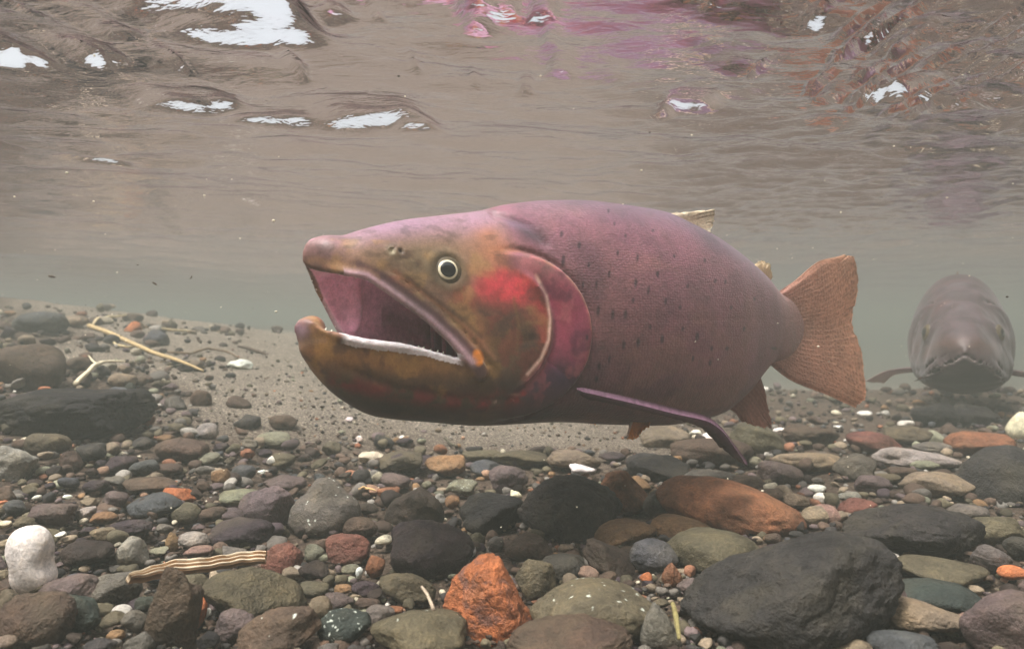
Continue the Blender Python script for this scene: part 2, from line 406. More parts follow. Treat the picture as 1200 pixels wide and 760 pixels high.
# px, py, w, h, shape, colour, turn, label, style, landmark name
H = [
 (928, 702, 234, 150, 's', 'dgrey', -14, "huge dark grey boulder filling the lower right foreground", 'rough', 'the huge dark boulder'),
 (1067, 624, 150, 84, 's', 'dgrey', 6, "big dark boulder with a pale worn top behind the huge foreground boulder", 'rough', 'the pale-topped dark boulder'),
 (1172, 561, 102, 78, 'r', 'dgrey', -12, "dark rounded boulder cut off by the right edge of the picture", 'rough', 'the right-edge boulder'),
 (1184, 733, 104, 92, 'f', 'mauve', 22, "broad flat mauve-grey boulder in the bottom right corner", 'rough', 'the corner slab'),
 (78, 488, 152, 76, 'a', 'black', -6, "big craggy dark brown boulder below the forked white twig", 'rough', 'the craggy dark boulder'),
 (36, 434, 78, 62, 'r', 'brown', 0, "rounded grey-brown rock just behind the craggy dark boulder", 'plain', 'the rounded brown boulder'),
 (48, 379, 54, 28, 'r', 'slate', 0, "dark blue-grey rock highest up the left bank", 'plain', 'the dark bank rock'),
 (156, 384, 20, 16, 'a', 'orange', 0, "small bright orange pebble high on the bank behind the long straw", 'plain', 'the bank orange pebble'),
 (281, 428, 28, 16, 'a', 'white', 8, "lone blocky white pebble on the sand left of the big trout's jaw", 'white', 'the lone white block'),
 (20, 541, 50, 46, 'a', 'lgrey', 10, "pale grey blocky rock at the left edge", 'plain', 'the pale grey block'),
 (37, 656, 52, 90, 'b', 'white', -6, "white shoe-sole-shaped stone with a waist near the left edge", 'white', 'the white waisted stone'),
 (180, 592, 60, 30, 'f', 'slate', 2, "flat dark slate plate tucked under the flat orange pebble", 'plain', 'the slate plate'),
 (209, 580, 40, 24, 'a', 'orange', 10, "flat bright orange pebble resting on the slate plate", 'plain', 'the flat orange pebble'),
 (45, 728, 76, 68, 's', 'brown', 4, "chunky brown boulder in the bottom left corner", 'rough', 'the corner brown rock'),
 (136, 690, 54, 42, 's', 'grey', 0, "rough grey rock with a pale rim right of the white waisted stone", 'rough', 'the pale-rimmed grey rock'),
 (155, 646, 38, 40, 'w', 'lgrey', 8, "pale grey wedge-shaped pebble standing on its broad end", 'plain', 'the pale wedge'),
 (205, 722, 56, 104, 'a', 'brown', 14, "tall brown slab of rock leaning right at the bottom", 'rough', 'the leaning slab'),
 (194, 673, 42, 34, 's', 'slate', 5, "smooth dark slate rock lying against the left end of the striped wood", 'plain', 'the wood-end slate rock'),
 (331, 657, 46, 46, 's', 'red', 0, "rough red-brown rock at the right end of the striped wood", 'rough', 'the red-brown rock'),
 (298, 698, 108, 64, 's', 'olive', 14, "olive boulder with ochre streaks below the striped wood", 'rough', 'the ochre-streaked boulder'),
 (325, 742, 92, 62, 's', 'brown', -16, "grey-brown boulder half cut off by the bottom edge left of the green speckled rock", 'spotted', 'the cut-off grey-brown boulder'),
 (230, 717, 26, 40, 'a', 'orange', 8, "brick-orange wedge squeezed beside the leaning slab", 'plain', 'the brick-orange wedge'),
 (243, 719, 10, 14, 'r', 'white', 0, "tiny white pebble against the brick-orange wedge", 'white', None),
 (245, 750, 28, 22, 's', 'black', 0, None, 'plain', None),
 (243, 538, 30, 16, 'r', 'pgreen', -6, "smooth pale green oval pebble on the gravel behind the flat orange pebble", 'plain', 'the pale green oval'),
 (259, 560, 22, 24, 's', 'ochre', 0, "small ochre pebble right behind the flat orange pebble", 'plain', 'the ochre pebble'),
 (314, 594, 62, 52, 'a', 'mauve', -10, "purple-mauve rock leaning on the big round grey rock", 'plain', 'the purple rock'),
 (382, 597, 80, 80, 'r', 'grey', 0, "big round grey rock left of centre below the trout's jaw", 'spotted', 'the big round grey rock'),
 (436, 536, 32, 20, 'a', 'cream', 12, "cream block with a notch lying where sand meets cobbles", 'white', 'the cream block'),
 (522, 545, 46, 28, 's', 'ochre', 0, "ochre-brown rock at the edge of the sand below the trout's throat", 'plain', 'the ochre-brown rock'),
 (486, 596, 66, 54, 't', 'dbrown', 0, "near-black triangular rock between the round grey rock and the charcoal boulder", 'plain', 'the black triangular rock'),
 (530, 588, 18, 19, 'r', 'ochre', 0, "small round amber pebble nestled among pale green gravel", 'plain', 'the amber pebble'),
 (505, 647, 96, 74, 's', 'plum', 4, "dark plum boulder left of the large orange rock", 'rough', 'the plum boulder'),
 (408, 643, 52, 38, 's', 'red', 0, "rough red-brown rock in front of the big round grey rock", 'rough', 'the front red-brown rock'),
 (404, 733, 60, 44, 's', 'green', -6, "dark green rock speckled with white near the bottom", 'speckle', 'the green speckled rock'),
 (490, 741, 106, 64, 'r', 'olive', 0, "smooth olive boulder with a few white dots at the bottom edge", 'spotted', 'the smooth olive boulder'),
 (478, 689, 62, 42, 's', 'olive', 10, "olive-grey rock wedged below the plum boulder", 'plain', None),
 (440, 664, 24, 32, 's', 'rust', 10, "rusty orange-brown pebble left of the plum boulder", 'plain', None),
 (577, 603, 74, 52, 's', 'black', 0, "blue-black rock with a flat top left of the charcoal boulder", 'plain', 'the blue-black rock'),
 (668, 597, 118, 86, 's', 'dgrey', 12, "large charcoal boulder in the middle of the cobbles", 'rough', 'the charcoal boulder'),
 (728, 578, 62, 58, 's', 'rust', 6, "rust-brown boulder peeking out behind the charcoal boulder", 'rough', 'the rust-brown rock'),
 (733, 625, 68, 34, 's', 'ochre', -14, "orange-tan rock lying against the right side of the charcoal boulder", 'plain', 'the orange-tan rock'),
 (683, 551, 32, 16, 'a', 'white', 6, "small white angular pebble above the charcoal boulder", 'white', 'the small white pebble'),
 (575, 706, 110, 116, 't', 'orange', 4, "large bright orange angular rock with dark patches in the foreground", 'patchy', 'the large orange rock'),
 (628, 682, 46, 54, 's', 'olive', 12, "olive-tan rock tucked behind the right side of the large orange rock", 'plain', None),
 (660, 664, 52, 38, 's', 'dgrey', 10, "dark green-grey rock between the charcoal boulder and the long olive boulder", 'plain', None),
 (698, 716, 146, 82, 'r', 'olive', 0, "long rounded olive-grey boulder right of the large orange rock", 'spotted', 'the long olive boulder'),
 (668, 757, 142, 42, 's', 'brown', 0, "tan-brown boulder cut off by the bottom edge below the long olive boulder", 'plain', 'the cut-off tan boulder'),
 (690, 672, 26, 18, 's', 'pink', 12, "small pinkish pebble above the long olive boulder", 'plain', None),
 (716, 657, 64, 36, 'a', 'dbrown', 30, "dark slanting slab above the long olive boulder", 'plain', None),
 (772, 549, 68, 34, 'a', 'black', 4, "black-brown rock below the trout's pelvic fin", 'plain', 'the black rock'),
 (890, 517, 62, 42, 'r', 'olive', 14, "dark olive rounded rock just behind the pectoral fin tip", 'plain', 'the dark olive rock'),
 (834, 531, 92, 34, 'r', 'brown', 4, "long grey-brown boulder under the pectoral fin", 'plain', 'the long grey-brown boulder'),
 (833, 562, 62, 30, 'r', 'grey', 0, "rounded grey rock right behind the long rust-orange rock", 'plain', 'the rounded grey rock'),
 (858, 597, 162, 42, 'r', 'rust', 15, "long rust-orange boulder like a loaf in front of the rounded grey rock", 'plain', 'the long rust boulder'),
 (857, 613, 27, 24, 'a', 'lgrey', 0, "pale grey angular pebble leaning on the long rust boulder", 'plain', 'the pale angular pebble'),
 (797, 619, 68, 30, 'r', 'ochre', 4, "yellow-ochre rounded rock left of the pale angular pebble", 'plain', 'the yellow-ochre rock'),
 (838, 645, 106, 62, 'r', 'olive', 6, "olive-tan boulder up against the left shoulder of the huge dark boulder", 'plain', 'the olive-tan boulder'),
 (765, 651, 52, 42, 's', 'slate', 0, "dark slate rock left of the olive-tan boulder", 'plain', None),
 (787, 673, 24, 30, 'w', 'rust', 0, "small rust-coloured teardrop pebble left of the huge dark boulder", 'plain', 'the rust teardrop'),
 (808, 688, 32, 24, 's', 'mauve', 0, None, 'plain', None),
 (772, 738, 46, 62, 'w', 'grey', -8, "grey cone-shaped rock between the long olive boulder and the huge dark boulder", 'plain', None),
 (913, 555, 48, 32, 'r', 'mauve', 6, "mauve-grey rounded rock right of the pectoral fin tip", 'plain', 'the mauve rock'),
 (957, 573, 22, 14, 'a', 'white', 10, "bright white pebble among the grey stones on the right", 'white', 'the bright white pebble'),
 (915, 504, 18, 8, 'a', 'white', 4, "small white pebble below the lower tail lobe", 'white', 'the tail white pebble'),
 (833, 511, 24, 7, 'r', 'white', 0, "flat white pebble under the pectoral fin blade", 'white', None),
 (815, 508, 16, 10, 'a', 'white', 0, "chipped white pebble beneath the middle of the pectoral fin", 'white', None),
 (932, 586, 30, 20, 'a', 'tan', 10, "small tan-orange pebble at the far end of the long rust boulder", 'plain', None),
 (945, 540, 72, 26, 'f', 'tan', 0, "long flat tan rock below the tail", 'plain', 'the flat tan rock'),
 (1098, 489, 48, 36, 's', 'black', 0, "left one of two black rocks under the far trout", 'plain', 'the left black rock'),
 (1138, 488, 46, 34, 's', 'black', 0, "right one of two black rocks under the far trout", 'plain', 'the right black rock'),
 (1197, 502, 34, 42, 'r', 'cream', 0, "smooth cream pebble half cut off by the right edge", 'white', 'the cream edge pebble'),
 (1150, 521, 66, 36, 's', 'rust', 0, "rusty olive rock in front of the right black rock", 'plain', 'the rusty olive rock'),
 (1095, 524, 48, 12, 'f', 'grey', 2, "thin flat grey rock in front of the two black rocks", 'plain', None),
 (1025, 519, 62, 22, 'r', 'red', 14, "long red-brown rock left of the two black rocks", 'plain', 'the long red-brown rock'),
 (1075, 537, 86, 28, 'f', 'lgrey', 3, "wide flat pale grey boulder beyond the pale-topped dark boulder", 'plain', 'the flat pale boulder'),
 (1100, 568, 78, 36, 'f', 'tan', 6, "tan-grey flat rock between the pale-topped and the right-edge boulders", 'plain', 'the tan flat rock'),
 (1083, 545, 30, 14, 'r', 'pgreen', 0, None, 'plain', None), (1055, 554, 38, 20, 'r', 'brown', 0, None, 'plain', None),
 (1003, 549, 50, 38, 'a', 'grey', 8, "angular grey rock right of the flat tan rock", 'plain', 'the angular grey rock'),
 (1023, 568, 42, 26, 's', 'mauve', 0, None, 'plain', None), (996, 581, 25, 13, 'a', 'lgrey', 0, None, 'plain', None),
 (1004, 594, 42, 26, 's', 'red', -12, "pinkish-red rock at the left foot of the pale-topped dark boulder", 'plain', 'the pinkish-red rock'),
 (1060, 509, 52, 22, 'r', 'olive', 0, None, 'plain', None), (983, 501, 13, 7, 'a', 'white', 0, "tiny white chip on the bed below and right of the tail", 'white', None),
 (1013, 484, 17, 5, 'r', 'white', 0, "farthest white flake on the sand right of the tail", 'white', None),
 (1134, 600, 42, 22, 'r', 'grey', 0, None, 'plain', None),
 (1105, 668, 98, 34, 'f', 'olive', 0, "flat olive boulder directly in front of the pale-topped dark boulder", 'plain', 'the flat olive boulder'),
 (1105, 698, 86, 36, 'f', 'green', 4, "flat dark green-grey boulder in front of the flat olive boulder", 'plain', 'the flat green-grey boulder'),
 (1082, 723, 92, 46, 's', 'tan', 10, "tan-brown boulder right of the huge dark boulder near the bottom edge", 'plain', 'the bottom tan boulder'),
 (1133, 728, 28, 24, 's', 'pink', 14, "pink pebble against the corner slab", 'plain', 'the pink pebble'),
 (1160, 655, 42, 36, 's', 'grey', 10, None, 'plain', None), (1187, 671, 36, 20, 'r', 'orange', 6, "orange-brown pebble at the right edge above the corner slab", 'plain', 'the right-edge orange pebble'),
 (1165, 622, 62, 40, 's', 'olive', 0, None, 'plain', None), (1192, 642, 32, 30, 's', 'dgrey', 0, None, 'plain', None),
 (1052, 697, 20, 24, 's', 'mauve', 0, None, 'plain', None), (968, 603, 36, 26, 'r', 'pink', 4, "pale pinkish pebble on the far side of the huge dark boulder", 'plain', None),
 (1000, 759, 42, 16, 'r', 'tan', 0, None, 'plain', None), (1060, 757, 72, 20, 'r', 'slate', 0, None, 'plain', None),
 (955, 604, 40, 28, 's', 'tan', 0, None, 'plain', None), (902, 581, 44, 24, 's', 'brown', 0, None, 'plain', None), (876, 566, 44, 22, 's', 'brown', 0, None, 'plain', None),
 (950, 512, 60, 26, 's', 'brown', 0, None, 'plain', None), (779, 513, 56, 28, 's', 'tan', 0, None, 'plain', None), (884, 541, 18, 14, 'r', 'pgreen', 0, None, 'plain', None),
 (768, 590, 30, 38, 's', 'grey', 0, None, 'plain', None), (883, 621, 24, 18, 's', 'dgrey', 0, None, 'plain', None),
 (568, 548, 36, 20, 's', 'slate', 6, None, 'plain', None), (596, 561, 44, 36, 's', 'mauve', 0, None, 'plain', None), (612, 537, 68, 22, 'f', 'olive', 3, None, 'plain', None),
 (565, 534, 46, 16, 'f', 'olive', 0, None, 'plain', None), (672, 539, 60, 24, 's', 'tan', 4, None, 'plain', None), (605, 581, 15, 15, 'a', 'cream', 0, None, 'white', None),
 (718, 535, 32, 14, 's', 'plum', 0, None, 'plain', None), (757, 540, 46, 24, 's', 'dgrey', 0, None, 'plain', None), (619, 642, 52, 36, 't', 'brown', 0, None, 'plain', None),
 (558, 633, 22, 20, 'r', 'olive', 0, None, 'plain', None), (553, 645, 10, 15, 'r', 'white', -10, "tiny bright white shell-like pebble on the right flank of the plum boulder", 'white', None),
 (757, 676, 15, 13, 'r', 'orange', 0, None, 'plain', None), (712, 676, 22, 16, 's', 'brown', 0, None, 'plain', None),
 (468, 541, 56, 28, 's', 'olive', 0, None, 'plain', None), (463, 562, 38, 20, 's', 'mauve', 8, None, 'plain', None), (434, 573, 28, 12, 'a', 'peach', 6, "flat peach-coloured pebble right of the big round grey rock", 'plain', None),
 (455, 577, 26, 15, 'r', 'rust', 0, None, 'plain', None), (444, 560, 17, 17, 'r', 'cream', 0, None, 'plain', None), (541, 571, 38, 22, 's', 'pgreen', 0, None, 'speckle', None),
 (516, 585, 15, 17, 'a', 'lgrey', 0, None, 'plain', None), (421, 618, 44, 30, 's', 'brown', 0, None, 'plain', None), (500, 568, 12, 11, 'r', 'pgreen', 0, None, 'plain', None),
 (421, 671, 9, 15, 'r', 'white', 5, None, 'white', None), (411, 666, 22, 13, 'r', 'pgreen', 0, None, 'plain', None), (428, 689, 34, 22, 's', 'plum', 0, None, 'plain', None),
 (372, 714, 32, 34, 's', 'tan', 0, None, 'plain', None), (397, 704, 36, 22, 's', 'mauve', 10, None, 'plain', None), (446, 721, 34, 28, 's', 'grey', 0, None, 'plain', None),
 (403, 690, 22, 15, 's', 'ochre', 0, None, 'plain', None), (449, 633, 20, 13, 'r', 'cream', -14, None, 'plain', None), (368, 648, 24, 26, 's', 'pgreen', -20, None, 'plain', None),
 (432, 706, 30, 16, 's', 'brown', 0, None, 'plain', None), (463, 715, 20, 12, 's', 'rust', 0, None, 'plain', None),
 (281, 623, 72, 28, 's', 'plum', 0, None, 'plain', None), (283, 583, 54, 26, 'f', 'pgreen', 4, None, 'plain', None), (334, 568, 46, 26, 's', 'mauve', 8, None, 'plain', None),
 (330, 539, 32, 20, 's', 'olive', 0, None, 'plain', None), (318, 539, 11, 11, 'w', 'white', 0, None, 'white', None), (306, 553, 9, 7, 'a', 'white', 0, None, 'white', None),
 (286, 554, 28, 22, 's', 'slate', 0, None, 'plain', None), (218, 601, 34, 28, 'r', 'olive', -10, None, 'plain', None), (248, 603, 40, 22, 's', 'brown', -14, None, 'plain', None),
 (270, 606, 30, 24, 's', 'mauve', 10, None, 'plain', None), (290, 531, 17, 13, 's', 'rust', 0, None, 'plain', None), (214, 527, 58, 32, 'r', 'brown', 0, None, 'plain', None),
 (199, 550, 32, 18, 'r', 'brown', 0, None, 'plain', None), (228, 632, 36, 22, 's', 'lgrey', 4, None, 'plain', None), (202, 636, 15, 26, 's', 'ochre', 0, None, 'plain', None),
 (186, 645, 24, 12, 'a', 'pgreen', -8, None, 'plain', None), (233, 646, 34, 13, 'r', 'pink', -6, None, 'plain', None), (286, 673, 42, 20, 's', 'olive', 0, None, 'plain', None),
 (228, 687, 38, 36, 's', 'olive', 20, None, 'plain', None), (276, 733, 42, 46, 's', 'mauve', 12, None, 'plain', None), (368, 690, 36, 22, 's', 'olive', 0, None, 'plain', None),
 (85, 690, 64, 42, 's', 'mauve', -4, None, 'plain', None), (92, 718, 52, 44, 's', 'green', 18, None, 'plain', None), (105, 647, 62, 36, 's', 'dbrown', 0, None, 'plain', None),
 (48, 689, 24, 24, 's', 'olive', -20, None, 'plain', None), (157, 728, 28, 30, 's', 'grey', 0, None, 'plain', None), (132, 725, 30, 22, 's', 'olive', 0, None, 'plain', None),
 (136, 744, 19, 15, 'r', 'ochre', 0, None, 'plain', None), (170, 707, 28, 22, 'r', 'green', -12, None, 'plain', None), (12, 705, 30, 34, 's', 'olive', 0, None, 'plain', None),
 (6, 752, 30, 22, 's', 'tan', 0, None, 'plain', None), (118, 755, 36, 20, 's', 'dgrey', 0, None, 'plain', None),
 (58, 520, 42, 28, 'r', 'olive', 0, None, 'plain', None), (82, 541, 28, 28, 't', 'brown', 0, None, 'plain', None), (106, 531, 38, 28, 's', 'dgrey', 0, None, 'plain', None),
 (170, 548, 32, 22, 's', 'slate', 0, None, 'plain', None), (142, 543, 36, 24, 's', 'plum', 0, None, 'plain', None), (136, 564, 24, 14, 's', 'grey', 16, None, 'plain', None),
 (113, 569, 28, 18, 's', 'plum', -10, None, 'plain', None), (5, 580, 30, 24, 's', 'brown', 0, None, 'plain', None), (17, 595, 26, 20, 's', 'slate', 10, None, 'plain', None),
 (62, 603, 46, 30, 's', 'mauve', 0, None, 'plain', None), (98, 601, 30, 15, 'a', 'lgrey', -14, None, 'plain', None), (122, 607, 32, 20, 's', 'ochre', 0, None, 'plain', None),
 (176, 567, 60, 18, 'f', 'brown', 0, None, 'plain', None), (135, 585, 32, 24, 's', 'mauve', 0, None, 'plain', None), (156, 618, 48, 24, 's', 'plum', -4, None, 'plain', None),
 (121, 626, 28, 20, 'a', 'tan', -10, None, 'plain', None), (5, 614, 18, 11, 'r', 'cream', -8, None, 'white', None), (70, 627, 15, 9, 'a', 'white', -10, None, 'white', None),
 (43, 583, 11, 8, 'r', 'white', 0, None, 'white', None), (79, 582, 10, 7, 'r', 'white', 0, None, 'white', None), (182, 399, 30, 26, 's', 'slate', 10, None, 'plain', None),
 (110, 408, 24, 14, 's', 'dgrey', 0, None, 'plain', None), (95, 428, 30, 22, 's', 'brown', 0, None, 'plain', None), (143, 446, 32, 20, 'r', 'tan', 0, None, 'plain', None),
 (153, 453, 13, 11, 's', 'green', 0, None, 'plain', None), (83, 377, 36, 16, 's', 'tan', 0, None, 'plain', None), (122, 376, 22, 12, 'r', 'cream', 0, None, 'plain', None),
 (156, 373, 22, 13, 's', 'brown', 0, None, 'plain', None), (332, 495, 32, 24, 's', 'brown', 20, None, 'plain', None), (320, 515, 42, 20, 'r', 'pgreen', 0, "smooth pale grey-green pebble at the edge of the open sand", 'plain', None),
 (290, 494, 32, 20, 's', 'dgrey', 0, None, 'plain', None), (236, 468, 24, 26, 's', 'brown', -20, None, 'plain', None), (280, 473, 28, 18, 's', 'brown', 20, None, 'plain', None),
 (270, 440, 12, 8, 's', 'dgrey', 0, None, 'plain', None), (232, 386, 16, 8, 's', 'grey', 0, None, 'plain', None), (409, 492, 9, 8, 'r', 'white', 0, None, 'white', None),
 (421, 514, 9, 9, 'a', 'white', 0, None, 'white', None), (1040, 560, 30, 14, 's', 'olive', 0, None, 'plain', None),
]
for k, e in enumerate(H):
    place_stone(*e[:7], label=e[7], style=e[8], lm=e[9], seed=k * 17 + 3)

# smaller stones between them, until 300 stand on their own
palette = ['brown'] * 8 + ['grey'] * 5 + ['dgrey'] * 4 + ['olive'] * 5 + ['mauve'] * 3 + ['dbrown'] * 6 + ['tan'] * 3 + ['slate'] + ['plum'] * 2 + ['rust'] + ['lgrey']
rs = np.random.default_rng(77)
tries = 0
while len(STONES) < 296 and tries < 30000:
    tries += 1
    px = rs.uniform(-10, 1210); py = rs.uniform(425, 765) if rs.random() < 0.8 else rs.uniform(385, 470)
    if px > 340 and px < 1060 and py < 500: continue
    if px > 1040 and py < 500: continue
    P = bed_hit(px, py)
    if sand_mask(P[0], P[1]) > 0.4: continue
    w = np.clip(rs.lognormal(math.log(20 + (py - 400) * 0.035), 0.35), 14, 44)
    if any(abs(s['px'] - px) < 0.43 * (s['w'] + w) and abs(s['py'] - py) < 0.40 * (s['h'] + w * 0.7) for s in STONES): continue
    place_stone(px, py, w, w * rs.uniform(0.5, 0.85), rs.choice(list('rsssaaatf')), rs.choice(palette), rs.uniform(-22, 22), seed=len(STONES) * 31 + 5)
print("stones", len(STONES), tries)

# ------------------------------------------------------------------ labels for the stones that have none of their own
SHN = dict(r='rounded', f='flat', s='blunt', a='angular', t='pointed', w='wedge-shaped', b='rounded')
LMS = [s for s in STONES if s['lm']]
def quad(s, L):
    dx, dy = s['px'] - L['px'], s['py'] - L['py']
    if abs(dx) > abs(dy) * 1.2: return 'right' if dx > 0 else 'left'
    return 'in front' if dy > 0 else 'behind'
used = set(s['label'] for s in STONES if s['label'])
PHR = {'right': 'right of', 'left': 'left of', 'in front': 'in front of', 'behind': 'behind'}
ORD = ['nearest', 'second nearest', 'third nearest', 'fourth nearest', 'fifth nearest']
for s in STONES:
    if s['label']: s['o']['label'] = s['label']; continue
    best = None
    for L in sorted(LMS, key=lambda L: math.hypot(L['px'] - s['px'], 1.6 * (L['py'] - s['py'])))[:9]:
        if L is s: continue
        q = quad(s, L); d = math.hypot(L['px'] - s['px'], L['py'] - s['py'])
        rivals = [o for o in STONES if o is not s and o is not L and o['col'] == s['col'] and quad(o, L) == q and math.hypot(o['px'] - L['px'], o['py'] - L['py']) < d]
        rk = len(rivals)
        if rk < 5:
            sc = rk * 1.5 + d / 80
            if best is None or sc < best[0]: best = (sc, rk, q, L)
    if best is None:
        L = min(LMS, key=lambda L: math.hypot(L['px'] - s['px'], L['py'] - s['py'])); best = (0, 4, quad(s, L), L)
    _, rk, q, L = best
    sz = 'tiny ' if s['w'] < 16 else 'small ' if s['w'] < 28 else ''
    lab = f"{sz}{CNAME[s['col']]} {SHN[s['shape']]} {s['kind']}, {ORD[rk]} of its colour {PHR[q]} {L['lm']}"
    if len(lab.split()) > 16: lab = f"{sz}{CNAME[s['col']]} {s['kind']}, {ORD[rk]} of its colour {PHR[q]} {L['lm']}"
    if len(lab.split()) > 16: lab = f"{CNAME[s['col']]} {s['kind']}, {ORD[rk]} of its colour {PHR[q]} {L['lm']}"
    if lab in used: print('DUP', lab); lab += f", about {'left' if s['px'] < L['px'] else 'right'} side"
    used.add(lab); s['o']['label'] = lab
for s in STONES:
    s['o']['category'] = {'boulder': 'boulder', 'rock': 'rock', 'pebble': 'pebble'}[s['kind']]
    s['o']['group'] = "stones lying on the river bed"

# ------------------------------------------------------------------ loose gravel nobody could count: one object
Vb, Fb = ico(1); V2, F2 = ico(2)
rs = np.random.default_rng(99)
Vs, Fs, Cs = [], [], []; off = 0
protos0 = [stone_verts(s_, 200 + i, 0) for i, s_ in enumerate('asatsrasfs')]
protos1 = [stone_verts(s_, 300 + i, 1) for i, s_ in enumerate('asatsrasfs')]
protos2 = [stone_verts(s_, 400 + i, 2) for i, s_ in enumerate('asatsrasfs')]
pal = np.array([lin(COL[c]) for c in palette + ['pgreen', 'ochre', 'cream', 'white', 'orange', 'peach']])
NG = 15500
PX = rs.uniform(-260, 1460, NG * 2); PY = 350 + (rs.random(NG * 2) ** 0.85) * 460
KX = (PX - 600) / FPX; KZ = (380 - PY) / FPX
DD = np.full(len(PX), 0.25); live = np.ones(len(PX), bool)
for _ in range(700):                      # march every line of sight down to the bed together
    rr_ = np.maximum(0, -KX * DD * 0.9 + (DD - 0.6) * 0.35 - 0.05); hb_ = BED0 + np.minimum(0.40 * (1 - np.exp(-0.20 * rr_ ** 1.3 / 0.40)) - 0.13 * sstep(1.5, 2.7, DD) - 0.12 * sstep(2.5, 5.0, DD), 0.235)
    live &= (KZ * DD > hb_) & (DD < 3.4)
    if not live.any(): break
    DD = np.where(live, DD * 1.006 + 0.0005, DD)
GX = KX * DD + rs.normal(0, 0.006, len(PX)); GY = DD + rs.normal(0, 0.012, len(PX)); SM = sand_mask(GX, GY)
LB = (GX < -0.30 * GY - 0.10)          # the gritty left bank
ok = (GY < 3.2) & ((SM < 0.5) | (rs.random(len(PX)) < np.where(LB, 1.0, np.where(GY < 1.3, 1.0, 0.5))))
GX, GY, SM, LB = GX[ok][:NG], GY[ok][:NG], SM[ok][:NG], LB[ok][:NG]; NG = len(GX)
SPX = rs.lognormal(math.log(6.4), 0.42, NG) * np.where(SM > 0.5, np.where(LB, .95, 0.52), 1.0)
mid_ = (np.arange(NG) % 6 == 0) & ((SM < 0.4) | LB & (np.arange(NG) % 12 == 0)); SPX = np.where(mid_, rs.lognormal(math.log(15), 0.28, NG), SPX)     # rubble among the grit
SS = np.clip(SPX / FPX * GY, 0.0012, np.where(mid_ | (GY > 1), 0.024, 0.011))
zz = bed_h(GX, GY) - 0.004 * (1 - SM) + SS * rs.uniform(0.0, 0.45, NG)
an = rs.uniform(0, 6.28, NG); bn = rs.uniform(-0.6, 0.6, NG)
pi_ = rs.integers(len(pal), size=NG); rare = pi_ >= len(pal) - 3; pi_ = np.where(rare & (rs.random(NG) < 0.7), 0, pi_)
cc_ = pal[pi_] * rs.uniform(0.35, 0.95, (NG, 1)); cc_ = cc_ * .6 + cc_.mean(1, keepdims=True) * np.array([[1.14, 1.0, .82]]) * .4; proto = rs.integers(10, size=NG); hi = SPX > 10.5; zz = np.where(mid_, zz + SS * 0.08, zz)
lev = np.where(SPX > 16, 2, np.where(SPX > 6.6, 1, 0))
for fl in (0, 1, 2):
    for k in range(10):
        sel = np.where((lev == fl) & (proto == k))[0]
        if not len(sel): continue
        Vp, Fp = (protos0, protos1, protos2)[fl][k]
        sc3 = np.stack([SS[sel], SS[sel] * rs.uniform(0.6, 0.95, len(sel)), SS[sel] * rs.uniform(0.4, 0.8, len(sel))], 1) * 0.5
        W = Vp[None] * sc3[:, None]
        c_, s_ = np.cos(bn[sel])[:, None], np.sin(bn[sel])[:, None]
        y_, z_ = W[..., 1] * c_ - W[..., 2] * s_, W[..., 1] * s_ + W[..., 2] * c_
        c_, s_ = np.cos(an[sel])[:, None], np.sin(an[sel])[:, None]
        x_, y_ = W[..., 0] * c_ - y_ * s_, W[..., 0] * s_ + y_ * c_
        W = np.stack([x_ + GX[sel][:, None], y_ + GY[sel][:, None], z_ + zz[sel][:, None]], -1)
        Vs.append(W.reshape(-1, 3)); Fs.append((Fp[None] + (np.arange(len(sel)) * len(Vp))[:, None, None]).reshape(-1, 3) + off); off += W.shape[0] * W.shape[1]
        Cs.append(np.repeat(cc_[sel], len(Vp), 0))
Vall = np.concatenate(Vs)
t = NT("gravel")
att = t.new("ShaderNodeAttribute", attribute_name="Col").outputs["Color"]
co = t.new("ShaderNodeTexCoord").outputs["Object"]
f1 = t.noise(co, 500, 4, 0.65); f2 = t.noise(co, 1400, 2, 0.6)
c = t.mix(0.8, att, t.ramp(f1, [(0.3, (0.6, 0.58, 0.55)), (0.5, (1, 1, 1)), (0.72, (1.4, 1.38, 1.3))]), 'MULTIPLY')
t.finish(c, 0.75, 0.25, t.bump(f2, 0.0006, 1.0))
gravel = link("gravel", mesh_from("gravel", Vall, np.concatenate(Fs), colors=np.concatenate(Cs)), t.m)
tag(gravel, "loose mixed gravel and grit filling the gaps between the river stones", "gravel", kind="stuff")

